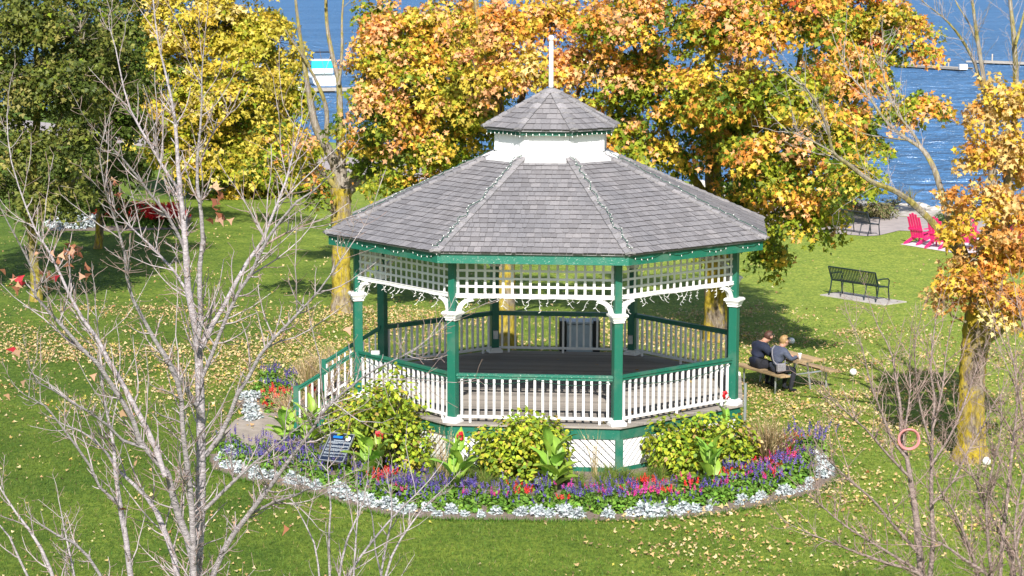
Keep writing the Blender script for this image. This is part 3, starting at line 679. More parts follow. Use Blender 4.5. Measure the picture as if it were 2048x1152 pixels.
# ================================================================== TREES
def pxline(pts, Y0, drift=0.0, jit=0.0, wscale=0.74):
    """pixel polyline (x, y, width) -> world points and radii; drift = metres of extra depth reached at the end"""
    P, R = [], []; n = len(pts); L = [0.0]
    for i in range(1, n): L.append(L[-1]+math.hypot(pts[i][0]-pts[i-1][0], pts[i][1]-pts[i-1][1]))
    for i, p in enumerate(pts):
        Y = Y0+drift*(L[i]/max(L[-1], 1e-6))**1.3; q = at(p[0], p[1], Y)
        P.append(q+RNG.normal(0, jit, 3)); R.append(p[2]/ppm(Y)/2*wscale)
    return np.array(P), np.array(R)
def resample(P, R, n):
    d = np.r_[0, np.cumsum(np.linalg.norm(np.diff(P, axis=0), axis=1))]; t = np.linspace(0, d[-1], n)
    # Catmull-like smoothing by cubic hermite on each coordinate
    m = np.gradient(P, d, axis=0); out = np.empty((n, 3))
    for a, tt in enumerate(t):
        i = min(np.searchsorted(d, tt, 'right')-1, len(d)-2); h = d[i+1]-d[i]; s = (tt-d[i])/h
        out[a] = (2*s**3-3*s**2+1)*P[i]+(s**3-2*s**2+s)*h*m[i]+(-2*s**3+3*s**2)*P[i+1]+(s**3-s**2)*h*m[i+1]
    return out, np.interp(t, d, R), d[-1]
def limb(name, P, R, mat, parent, n=9, wob=0.0):
    L = np.sum(np.linalg.norm(np.diff(P, axis=0), axis=1)); k = max(6, min(70, int(L/(0.18 if R.max() < .12 else .09))))
    Q, r, _ = resample(P, R, k)
    if wob: r = r*(1+RNG.normal(0, wob, len(r)))
    if R.max() > .12: n = 22
    V, F = batch_tubes(Q[None], r[None], n)
    if R.max() > .12:
        Vr = V.reshape(len(Q), n, 3); cen = Q[:, None]; ph = RNG.uniform(0, 6.28, 6); th = np.arange(n)*2*np.pi/n; zz = np.arange(len(Q))*.13
        d = .07*np.sin(3*th[None]+ph[0]+.5*zz[:, None])+.05*np.sin(5*th[None]+ph[1]-.8*zz[:, None])+.04*np.sin(8*th[None]+ph[2]+1.1*zz[:, None])+RNG.normal(0, .03, (len(Q), n)); V = (cen+(Vr-cen)*(1+d)[..., None]).reshape(-1, 3)
    mb = npmesh(name, V, F, None, True); return link(name, mb, parent, mat), Q, r
def trunk_ground(P, R, flare=1.45):
    """carry the trunk down to the lawn with a root flare"""
    P = np.vstack([[P[0][0], P[0][1], G-0.15], P[0]+[0, 0, 0.25]]+[p for p in P[1:]]); R = np.r_[R[0]*flare, R[0]*1.05, R[1:]]
    return P, R
PAL = {'peach': (.78, .42, .185), 'orange': (.72, .31, .055), 'gold': (.64, .45, .05), 'yellow': (.60, .49, .07), 'ygreen': (.36, .38, .03), 'lime': (.22, .29, .02), 'green': (.10, .165, .02), 'mustard': (.46, .37, .035),
       'red': (.52, .11, .03), 'rust': (.55, .25, .06), 'tan': (.66, .45, .17), 'khaki': (.26, .24, .06), 'olive': (.15, .17, .03), 'dolive': (.075, .105, .018), 'pale': (.70, .55, .20)}
TREE_G = None
_cr = np.random.default_rng(5); _cd = unit(_cr.normal(0, 1, (9, 3)))*_cr.uniform(2.2, 5.2, (9, 1))*np.array([1, 1, 1.35]); _cp = _cr.uniform(0, 6.28, 9)
def clump(P): return np.sin(P@_cd.T+_cp).mean(1)
def leafy_tree(name, label, cat, trunks, lobes, tones, leaf_size, spray_r=0.55, per=44, dens=1.0, bark='bark_yellow', limb_mat='bark_mossy', mesh_group=None, base_flare=1.22, inner_bias=0.0, shape='leaf5', conn=True):
    """trunks: list of (pixel polyline, Y, drift); first one is the trunk.  lobes: (x, y, rx, ry, Y, density)"""
    base = trunks[0]; P, R = pxline(base[0], base[1], base[2], 0, 0.95); P, R = trunk_ground(P, R, base_flare)
    org = Vector((P[0][0], P[0][1], G)); t = thing(name, label, cat, org, 0, mesh_group); inv = Matrix.Translation(-org)
    nodes, nrad = [], []
    o, Q, r = limb('trunk', P, R, M[bark], t, 14, 0.03); o.matrix_local = inv.copy(); nodes += list(Q[3:]); nrad += list(r[3:])
    for pl, Y, dr in trunks[1:]:
        P, R = pxline(pl, Y, dr); o, Q, r = limb('limb', P, R, M[limb_mat], t, 8, 0.03); o.matrix_local = inv.copy(); nodes += list(Q); nrad += list(r)
    nodes = np.array(nodes); nrad = np.array(nrad)
    LP, LN, LD, LS, LC = [], [], [], [], []; TP, TR = [], []; BP, BR = [], []
    zs = [at(l[0], l[1], l[4])[2] for l in lobes]; zlo, zhi = min(zs)-1, max(zs)+1
    for (x, y, rx, ry, Y, dn) in lobes:
        c = at(x, y, Y); k = ppm(Y); a = np.array([rx/k, (rx+ry)/2/k*0.95, ry/k]); area = math.pi*a[0]*a[2]
        ns = max(3, int(area/(math.pi*spray_r**2)*8.6*dens*dn))
        # main branch from the skeleton to the lobe's centre
        if conn:
            cand = nodes[:, 2] < c[2]+0.3; dd = np.linalg.norm(nodes-c, axis=1)+np.where(cand, 0, 3.0)+0.7*np.maximum(0, nodes[:, 2]-c[2]+1.0); j = int(np.argmin(dd)); s = nodes[j]
            r0 = min(nrad[j]*0.5, 0.06)*(.5 if limb_mat == 'bark_pale' else 1); e = c+RNG.normal(0, 0.2, 3)*a; mid = (s+e)/2+np.array([0, 0, -0.10*np.linalg.norm(e-s)])+RNG.normal(0, 0.12, 3)*np.linalg.norm(e-s)*0.5
            tt = np.linspace(0, 1, 9)[:, None]; bz = (1-tt)**2*s+2*tt*(1-tt)*mid+tt**2*e; bz[1:-1] += RNG.normal(0, 0.05, (7, 3))
            BP.append(bz); BR.append(np.linspace(r0, 0.022, 9)); hub = bz[3:]
        u = unit(RNG.normal(0, 1, (ns, 3))); rr = np.where(RNG.random(ns) < 0.72, RNG.uniform(0.62, 1.0, ns), RNG.uniform(0.05, 0.7, ns)); u[:, 2] = np.where(u[:, 2] < -0.5, u[:, 2]*0.6, u[:, 2])
        S = c+u*rr[:, None]*a
        S += RNG.normal(0, 0.12, S.shape)
        kp = clump(S) > -0.16; kp[:2] = True; S, u, rr = S[kp], u[kp], rr[kp]; ns = len(S)
        if conn:
            dm = np.linalg.norm(S[:, None]-hub[None], axis=2); jj = np.argmin(dm, axis=1); st = hub[jj]; tt = np.linspace(0, 1, 5)[None, :, None]
            md = (st+S)/2+np.array([0, 0, 0.08])*np.linalg.norm(S-st, axis=1)[:, None]+RNG.normal(0, 0.10, S.shape)
            tw = (1-tt)**2*st[:, None]+2*tt*(1-tt)*md[:, None]+tt**2*S[:, None]; TP.append(tw); TR.append(np.linspace(0.022, 0.006, 5)[None].repeat(ns, 0))
        # leaves of each spray: a flattish drooping plate, outer edge down
        n = ns*per; sp = np.repeat(np.arange(ns), per); ou = unit(u[sp]*np.array([1, 1, 0.35])+np.array([0, 0, 0.12]))
        tilt = unit(np.array([0, 0, 1.0])+0.75*u+RNG.normal(0, 0.3, u.shape))[sp]
        ang = RNG.uniform(0, 2*np.pi, n); rad = spray_r*np.sqrt(RNG.random(n))*RNG.uniform(0.75, 1.15, ns)[sp]
        e1 = unit(np.cross(tilt, np.array([0.13, 0.9, 0.2]))); e2 = np.cross(tilt, e1)
        rdir = e1*np.cos(ang)[:, None]+e2*np.sin(ang)[:, None]
        Pz = S[sp]+rdir*rad[:, None]+tilt*RNG.normal(0, 0.10, n)[:, None]; Pz[:, 2] -= 0.55*rad**2
        LP.append(Pz); LN.append(unit(tilt*0.8+rdir*0.45+RNG.normal(0, 0.62, (n, 3)))); LD.append(rdir*0.8+ou*0.6+np.array([0, 0, -0.45])+RNG.normal(0, 0.35, (n, 3)))
        LS.append(leaf_size*RNG.uniform(0.62, 1.25, n))
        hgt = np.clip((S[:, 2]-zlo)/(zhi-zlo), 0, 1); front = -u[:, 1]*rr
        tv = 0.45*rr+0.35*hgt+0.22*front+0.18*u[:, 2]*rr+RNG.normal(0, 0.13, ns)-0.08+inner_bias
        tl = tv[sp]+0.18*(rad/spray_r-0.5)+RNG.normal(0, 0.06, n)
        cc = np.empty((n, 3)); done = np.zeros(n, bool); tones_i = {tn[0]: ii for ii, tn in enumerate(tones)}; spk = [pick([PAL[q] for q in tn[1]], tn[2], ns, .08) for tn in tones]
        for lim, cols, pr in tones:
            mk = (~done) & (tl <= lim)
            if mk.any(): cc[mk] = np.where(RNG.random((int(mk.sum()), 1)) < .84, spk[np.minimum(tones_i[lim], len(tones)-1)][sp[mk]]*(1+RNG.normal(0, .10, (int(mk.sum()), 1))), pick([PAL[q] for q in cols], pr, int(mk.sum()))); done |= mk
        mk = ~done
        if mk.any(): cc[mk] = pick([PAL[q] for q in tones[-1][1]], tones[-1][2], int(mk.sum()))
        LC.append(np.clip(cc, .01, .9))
    if BP:
        V, F = batch_tubes(np.array(BP), np.array(BR), 6); o = link('branches', npmesh('branches', V, F, None, True), t, M[limb_mat], inv.copy()); o['kind'] = 'stuff'
        V, F = batch_tubes(np.concatenate(TP), np.concatenate(TR), 3); o = link('twigs', npmesh('twigs', V, F), t, M[limb_mat], inv.copy()); o['kind'] = 'stuff'
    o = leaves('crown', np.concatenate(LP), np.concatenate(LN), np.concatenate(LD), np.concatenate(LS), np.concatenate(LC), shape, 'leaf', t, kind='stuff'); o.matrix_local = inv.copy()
    return t
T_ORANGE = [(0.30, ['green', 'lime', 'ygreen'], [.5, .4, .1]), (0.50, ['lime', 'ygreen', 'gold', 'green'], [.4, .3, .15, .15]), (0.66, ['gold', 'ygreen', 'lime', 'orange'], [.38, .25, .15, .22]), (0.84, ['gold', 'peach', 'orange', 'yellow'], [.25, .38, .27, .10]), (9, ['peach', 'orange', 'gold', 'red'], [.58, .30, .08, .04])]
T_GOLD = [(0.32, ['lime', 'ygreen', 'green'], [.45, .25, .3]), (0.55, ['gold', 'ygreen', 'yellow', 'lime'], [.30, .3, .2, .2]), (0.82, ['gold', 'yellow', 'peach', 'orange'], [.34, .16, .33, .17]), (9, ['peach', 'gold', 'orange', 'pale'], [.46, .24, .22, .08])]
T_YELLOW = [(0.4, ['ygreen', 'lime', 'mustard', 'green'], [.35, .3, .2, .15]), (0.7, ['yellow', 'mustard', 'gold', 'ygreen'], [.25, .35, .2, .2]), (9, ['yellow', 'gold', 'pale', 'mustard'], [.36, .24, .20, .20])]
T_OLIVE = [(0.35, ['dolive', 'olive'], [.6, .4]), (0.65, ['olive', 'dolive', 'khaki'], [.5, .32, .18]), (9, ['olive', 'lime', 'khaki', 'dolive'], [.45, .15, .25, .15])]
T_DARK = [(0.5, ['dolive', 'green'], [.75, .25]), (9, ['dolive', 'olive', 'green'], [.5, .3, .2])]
T_TAN = [(0.35, ['rust', 'gold', 'tan'], [.4, .3, .3]), (0.7, ['tan', 'gold', 'rust', 'orange'], [.35, .33, .2, .12]), (9, ['tan', 'gold', 'peach', 'pale'], [.34, .28, .26, .12])]

# big maple behind the right of the roof
Y6 = 10.6
lob6 = [(1245, 255, 50, 48, 8.8, 1), (1300, 290, 60, 44, 8.6, .9), (1240, 110, 50, 46, 9, .9), (1310, 130, 60, 50, 9.5, .8), (1270, 55, 95, 80, 8.2, 1), (1390, 50, 105, 88, 7.6, 1), (1510, 55, 105, 90, 6.6, 1), (1600, 40, 80, 80, 6.0, 1), (1255, 175, 70, 62, 8.4, .9), (1350, 190, 85, 72, 8, 1), (1465, 190, 100, 82, 6.8, 1), (1580, 175, 85, 80, 5.9, 1),
        (1540, 300, 92, 62, 6.2, 1), (1640, 285, 75, 60, 5.0, 1), (1400, 290, 70, 60, 8.5, .8), (1480, 400, 55, 66, 9, .8), (1560, 352, 92, 42, 6, 1), (1600, 435, 72, 50, 6.0, .9), (1528, 490, 34, 58, 7.5, .7), (1715, 340, 40, 42, 4.0, .8), (1330, 305, 70, 45, 9, .7),
        (1545, 530, 20, 28, 7.5, .7), (1300, -70, 110, 75, 9.5, .7), (1440, -90, 120, 90, 8.5, .7), (1570, -80, 90, 80, 7.5, .7), (1440, 470, 36, 56, 10.5, .6), (1480, 250, 110, 110, 10.5, .8), (1560, 240, 80, 90, 9, .8), (1550, 430, 80, 60, 9.5, .7)]
leafy_tree('maple_tree', 'large maple with peach and gold leaves and low green boughs beside the right roof corner', 'tree',
    [([(1430, 690, 52), (1430, 640, 47), (1430, 560, 45), (1432, 480, 44), (1430, 400, 38), (1425, 300, 30), (1420, 190, 22), (1418, 60, 14), (1415, -110, 6)], Y6, 0),
     ([(1432, 470, 30), (1480, 380, 24), (1540, 280, 18), (1590, 160, 13), (1610, 40, 8), (1620, -60, 4)], Y6, -4), ([(1430, 420, 26), (1370, 330, 20), (1310, 220, 14), (1270, 100, 9), (1250, -20, 5)], Y6, -2),
     ([(1434, 500, 24), (1510, 440, 18), (1600, 360, 14), (1660, 300, 9), (1715, 330, 5)], Y6, -6), ([(1428, 400, 20), (1440, 280, 15), (1470, 150, 10), (1490, 20, 6)], Y6, -3.5), ([(1434, 520, 18), (1480, 500, 12), (1530, 480, 6)], Y6, -3.0)],
    lob6, T_ORANGE, 0.122, 0.42, 70, 1.0, 'bark_mossy', 'bark_mossy', 'maples in autumn leaf behind the gazebo')
Y7 = 38.0
lob7 = [(1680, 40, 75, 80, 38, 1), (1770, 50, 85, 72, 38, 1), (1830, 85, 42, 52, 38, .9), (1690, 150, 75, 70, 37, 1), (1755, 150, 50, 55, 37.5, .9), (1845, 212, 58, 34, 37, .9), (1790, 235, 40, 26, 37, .7), (1690, 240, 65, 55, 37, .9), (1720, 365, 45, 40, 36, .8), (1690, 300, 60, 50, 38, .8), (1662, 425, 40, 32, 35.5, .8), (1745, 290, 40, 30, 37, .6), (1700, -50, 100, 60, 38, .7), (1790, -45, 60, 45, 38.5, .6), (1660, 380, 60, 50, 39, .8), (1700, 120, 100, 110, 41, .7)]
leafy_tree('maple_tree', 'orange and gold maple by the promenade, its crown against the lake at the upper right', 'tree',
    [([(1672, 462, 30), (1672, 430, 26), (1676, 360, 24), (1684, 280, 20), (1694, 190, 15), (1700, 90, 10), (1705, -40, 5)], Y7, 0), ([(1680, 330, 14), (1730, 260, 11), (1790, 225, 8), (1845, 212, 4)], Y7, -1), ([(1688, 240, 14), (1740, 160, 11), (1790, 80, 8), (1820, 10, 4)], Y7, 0), ([(1678, 350, 12), (1700, 390, 8), (1725, 380, 4)], Y7, -2)],
    lob7, T_ORANGE, 0.17, 0.55, 66, 1.1, 'bark_mossy', 'bark_mossy', 'maples in autumn leaf behind the gazebo')
# maple with the yellow trunk left of the roof
Y4 = 15.1
lob4 = [(965, 240, 50, 52, 12.8, 1), (990, 150, 46, 50, 13, .9), (940, 315, 55, 32, 12.6, .8), (880, 55, 90, 68, 13.5, 1), (800, 100, 85, 78, 13, 1), (735, 165, 55, 60, 13, 1), (860, 175, 95, 78, 12.5, 1), (930, 130, 62, 70, 13, .9), (930, 215, 70, 60, 12.5, .9), (765, 225, 66, 55, 12.5, 1), (870, 290, 90, 55, 12.5, 1), (960, 270, 45, 45, 12.5, .8),
        (735, 300, 45, 42, 13.5, .8), (800, 355, 55, 32, 13, .8), (645, 385, 26, 20, 14.5, .9), (890, 355, 50, 26, 13, .7), (760, 30, 45, 50, 14, .6), (690, 250, 30, 28, 14, .5), (720, 350, 40, 30, 14, .6), (880, -60, 110, 60, 14.5, .7), (770, -50, 70, 50, 15, .6), (850, 230, 110, 90, 17, .8), (840, 90, 100, 80, 17, .7), (655, 345, 30, 24, 15, .6), (600, 300, 46, 36, 14, .45), (560, 340, 40, 28, 14, .45), (540, 270, 40, 36, 14.5, .4), (620, 385, 30, 24, 14.5, .5), (510, 330, 34, 26, 15, .4), (600, -95, 95, 50, 15, .9), (690, -100, 80, 55, 15.5, .8), (530, -90, 60, 45, 15, .7), (640, -190, 110, 60, 15, .8)]
leafy_tree('maple_tree', 'orange leaved maple on a bright yellow trunk at the left corner of the roof', 'tree',
    [([(683, 628, 46), (683, 600, 40), (683, 540, 38), (683, 470, 38), (683, 420, 42), (684, 375, 48)], Y4, 0),
     ([(684, 385, 30), (662, 310, 25), (635, 262, 21), (620, 200, 16), (612, 150, 13), (601, 80, 10), (592, 10, 7), (588, -50, 4)], Y4, -.6), ([(684, 380, 32), (682, 300, 24), (680, 218, 17), (677, 162, 14), (664, 109, 12), (655, 60, 10), (651, -50, 6)], Y4, .4),
     ([(652, 285, 14), (652, 215, 12), (634, 165, 9), (613, 125, 6), (570, 60, 4)], Y4, -.8), ([(678, 170, 9), (684, 100, 8), (684, 40, 6), (690, -40, 4)], Y4, .3), ([(684, 385, 30), (725, 330, 24), (770, 270, 18), (810, 190, 13), (850, 100, 9), (880, 0, 5)], Y4, -1.2),
     ([(686, 395, 22), (740, 350, 18), (810, 320, 13), (890, 290, 8), (950, 265, 5)], Y4, -1.8), ([(684, 390, 20), (650, 350, 14), (600, 300, 9), (560, 270, 6), (520, 230, 3)], Y4, -1.0)],
    lob4, T_GOLD, 0.122, 0.40, 66, 1.0, 'bark_yellow', 'bark_pale', 'maples in autumn leaf behind the gazebo')
# thinner maple straight behind the cupola
Y5 = 9.6
lob5 = [(1010, 70, 74, 58, 9, .9), (1110, 40, 64, 50, 9.5, .85), (1165, 120, 56, 48, 9, .85), (935, 40, 40, 44, 10, .7), (1190, 30, 44, 40, 9.5, .7), (1090, 110, 40, 30, 9, .6), (960, 140, 45, 45, 8.8, .8), (1050, 140, 55, 50, 8.5, .7), (1120, 165, 60, 34, 9, .7), (1180, 200, 45, 40, 9, .7), (985, 30, 50, 40, 10, .6), (1200, 270, 50, 40, 9.5, .7), (990, 200, 36, 24, 9, .7), (1060, -40, 80, 40, 10, .5), (1170, 30, 40, 40, 10, .6), (1240, 330, 40, 25, 9.5, .5)]
leafy_tree('maple_tree', 'thin crowned maple directly behind the cupola, its yellow trunk seen through the gazebo', 'tree',
    [([(1012, 705, 46), (1012, 650, 40), (1012, 560, 39), (1011, 460, 38), (1008, 340, 32), (1000, 240, 24), (985, 150, 18), (960, 60, 12), (945, -60, 6)], Y5, 0),
     ([(1008, 330, 24), (1035, 230, 18), (1058, 130, 14), (1064, 40, 10), (1060, -70, 5)], Y5, .6), ([(1010, 360, 20), (1080, 280, 14), (1140, 210, 10), (1190, 130, 6)], Y5, -.4)],
    lob5, T_GOLD, 0.12, 0.37, 62, 0.95, 'bark_yellow', 'bark_dark', 'maples in autumn leaf behind the gazebo', inner_bias=0.22)
# yellow maple far left of centre
Y3 = 49.5
lob3 = [(310, 50, 60, 70, 47, 1), (330, 130, 80, 75, 46, 1), (420, 55, 90, 75, 47, 1), (510, 70, 75, 75, 47, 1), (290, 200, 50, 60, 47, .9), (365, 225, 90, 75, 45.5, 1), (465, 190, 95, 85, 45.5, 1), (550, 160, 50, 70, 47, .9), (420, 315, 95, 62, 45.5, 1), (515, 320, 75, 62, 46, 1), (560, 250, 48, 55, 47, .9), (490, 385, 70, 34, 46.5, .9), (400, 385, 45, 25, 46.5, .7), (330, 300, 45, 45, 47, .8), (430, -40, 130, 60, 48, .7), (560, 380, 40, 30, 47, .7), (600, 330, 30, 40, 48, .6), (450, 220, 130, 130, 52, .7), (270, 120, 45, 60, 47, .8), (590, 200, 36, 60, 47, .8), (560, 90, 50, 60, 47.5, .7), (600, 290, 30, 40, 47, .7), (300, 265, 45, 45, 47, .8)]
leafy_tree('maple_tree', 'bright yellow maple across the lawn near the lake, behind the bare branches', 'tree',
    [([(415, 388, 20), (414, 360, 16), (412, 300, 15), (408, 200, 11), (405, 80, 7), (402, -60, 3)], Y3, 0), ([(413, 340, 10), (460, 260, 8), (510, 150, 6), (540, 40, 3)], Y3, -1), ([(412, 330, 10), (360, 250, 7), (320, 130, 5), (305, 20, 3)], Y3, -1)],
    lob3, T_YELLOW, 0.19, 0.60, 64, 1.2, 'bark_yellow', 'bark_dark', 'maples in autumn leaf behind the gazebo', shape='star')
# olive trees at the left edge
Y1 = 17.1
lob1 = [(40, 50, 80, 80, 16, 1), (140, 55, 90, 75, 16, 1), (35, 170, 80, 80, 15.5, 1), (140, 170, 90, 75, 15.5, 1), (40, 290, 75, 62, 15.5, .8), (140, 300, 80, 55, 15.5, .8), (90, 385, 75, 34, 15.5, .8), (20, 380, 50, 40, 16, .7), (210, 120, 55, 70, 17, .8), (200, 260, 45, 55, 17, .6), (100, 150, 130, 140, 19.5, .7), (90, -50, 140, 60, 17, .7), (-70, 150, 90, 150, 17, .6), (110, 420, 50, 24, 16, .6), (170, 380, 40, 30, 16.5, .5), (60, -130, 130, 60, 17, .9), (190, -110, 90, 55, 17, .8), (-120, 20, 90, 120, 17, .8), (-130, 300, 80, 90, 16.5, .7)]
leafy_tree('maple_tree', 'olive green tree at the left edge on a slim yellow trunk', 'tree',
    [([(72, 605, 25), (71, 575, 20), (68, 520, 18.5), (64, 470, 18.5), (62, 430, 20), (64, 370, 18), (70, 300, 16), (75, 200, 14), (72, 80, 8), (70, -40, 4)], Y1, 0), ([(63, 440, 20), (110, 395, 16), (160, 355, 11), (220, 320, 6)], Y1, -.8), ([(61, 440, 18), (20, 385, 14), (-10, 330, 10), (-40, 250, 6)], Y1, -.4), ([(66, 350, 16), (110, 260, 11), (150, 160, 8), (170, 60, 4)], Y1, -1), ([(75, 330, 8), (120, 290, 6), (170, 262, 4), (225, 225, 2)], Y1, -1.3)],
    lob1, T_OLIVE, 0.13, 0.44, 60, 1.1, 'bark_olive', 'bark_pale', 'olive green trees on the left lawn', shape='star')
Y2 = 29.0
lob2 = [(240, 50, 60, 65, 28, 1), (255, 150, 62, 65, 27.5, 1), (235, 240, 72, 60, 27.5, 1), (180, 320, 70, 50, 28, .9), (240, 325, 55, 45, 27.5, .9), (205, 395, 70, 32, 27.5, 1), (130, 360, 50, 40, 28.5, .7), (200, 180, 90, 140, 31, .8), (240, -40, 80, 50, 29, .7), (60, 340, 70, 50, 30, .6), (320, -85, 90, 45, 27, .8), (420, -95, 90, 50, 26, .8), (240, -120, 100, 60, 28, .8), (500, -100, 70, 45, 25, .7)]  # lobes high above the view are unseen foliage added to shade the lawn
leafy_tree('maple_tree', 'dark green tree whose short lichened trunk stands before the red flower bed', 'tree',
    [([(195, 520, 22), (197, 490, 18), (200, 440, 17), (206, 380, 16), (214, 300, 16), (220, 150, 9), (222, 0, 4)], Y2, 0), ([(204, 400, 12), (240, 340, 9), (270, 250, 6)], Y2, -.8), ([(204, 400, 11), (160, 340, 8), (130, 300, 5)], Y2, -.5)],
    lob2, T_DARK, 0.14, 0.48, 60, 1.1, 'bark_mossy', 'bark_dark', 'olive green trees on the left lawn', shape='star')
# right-hand maple, half bare, in front of the lawn bench
YR = -2.9
lobR = [(1990, 215, 48, 42, -3.2, .62), (2040, 200, 40, 35, -2.6, .6), (1955, 300, 38, 42, -3.4, .55), (2020, 300, 42, 50, -3, .7), (1975, 400, 48, 34, -3.4, .62), (2030, 420, 34, 50, -3.2, .7), (1915, 390, 30, 22, -3.5, .5), (1945, 500, 55, 38, -3.6, .7), (2015, 500, 45, 45, -3.4, .7), (1895, 560, 34, 20, -3.7, .6), (1945, 570, 55, 34, -3.8, .75),
        (2010, 590, 45, 34, -3.8, .75), (2050, 620, 34, 40, -3.6, .7), (1935, 440, 36, 24, -3.6, .5), (2075, 300, 40, 120, -2, .6), (2080, 480, 50, 80, -2.5, .7), (1905, 470, 22, 18, -3.8, .4), (2000, 640, 30, 22, -3.9, .5), (1880, 590, 16, 9, -3.8, .5)]
tr = leafy_tree('maple_tree', 'half bare maple at the right edge with tan leaves and a mossy leaning trunk', 'tree',
    [([(1942, 928, 72), (1943, 885, 58), (1944, 800, 52), (1947, 720, 54), (1957, 650, 60), (1972, 590, 52)], YR, 0),
     ([(1965, 640, 40), (2008, 480, 30), (2012, 400, 26), (2022, 310, 19), (2032, 190, 16), (2029, 90, 13), (2020, 0, 9), (2008, -140, 5)], YR, .8), ([(1966, 640, 40), (1974, 500, 28), (1986, 390, 24), (1976, 260, 15), (1970, 180, 12.5), (1957, 90, 10), (1946, 10, 7), (1938, -110, 4)], YR, -.4),
     ([(1972, 200, 9), (1943, 113, 8), (1925, 81, 7), (1893, 41, 5), (1853, 9, 3), (1800, -40, 2)], YR, -.8), ([(1955, 90, 6), (1940, 50, 5), (1915, 10, 3.5), (1890, -50, 2)], YR, .5), ([(2031, 90, 8), (2045, 40, 6), (2060, -60, 3)], YR, .9),
     ([(1962, 640, 40), (1922, 515, 28), (1871, 452, 19), (1840, 420, 17), (1790, 382, 14.5), (1745, 364, 12.5), (1700, 331, 10.5), (1668, 306, 8.5), (1656, 260, 7), (1640, 220, 5), (1605, 165, 3)], YR, -1.6), ([(1668, 306, 6), (1630, 285, 4.5), (1600, 270, 3), (1570, 262, 2)], YR-1.5, -.4),
     ([(1960, 620, 34), (1925, 500, 24), (1894, 429, 18), (1880, 375, 15.5), (1862, 325, 13), (1844, 298, 11), (1817, 280, 9), (1781, 253, 7.5), (1763, 230, 6.5), (1735, 190, 5), (1700, 149, 4), (1668, 77, 2.5), (1655, 30, 1.5)], YR, 1.4), ([(1862, 325, 9), (1839, 289, 8), (1826, 266, 7), (1794, 226, 5.5), (1776, 181, 4.5), (1762, 120, 3), (1768, 60, 2)], YR+1.0, .6),
     ([(1735, 190, 4), (1720, 120, 3), (1700, 70, 2)], YR+1.3, .3), ([(1817, 280, 5), (1770, 275, 4), (1720, 265, 3), (1680, 240, 2)], YR+1.1, .2),
     ([(1955, 690, 42), (2008, 645, 36), (2060, 580, 36), (2100, 470, 26), (2120, 300, 16), (2130, 100, 8)], YR, .6)],
    lobR, T_TAN, 0.103, 0.29, 66, 1.0, 'bark_mossy', 'bark_pale', None, 1.35)
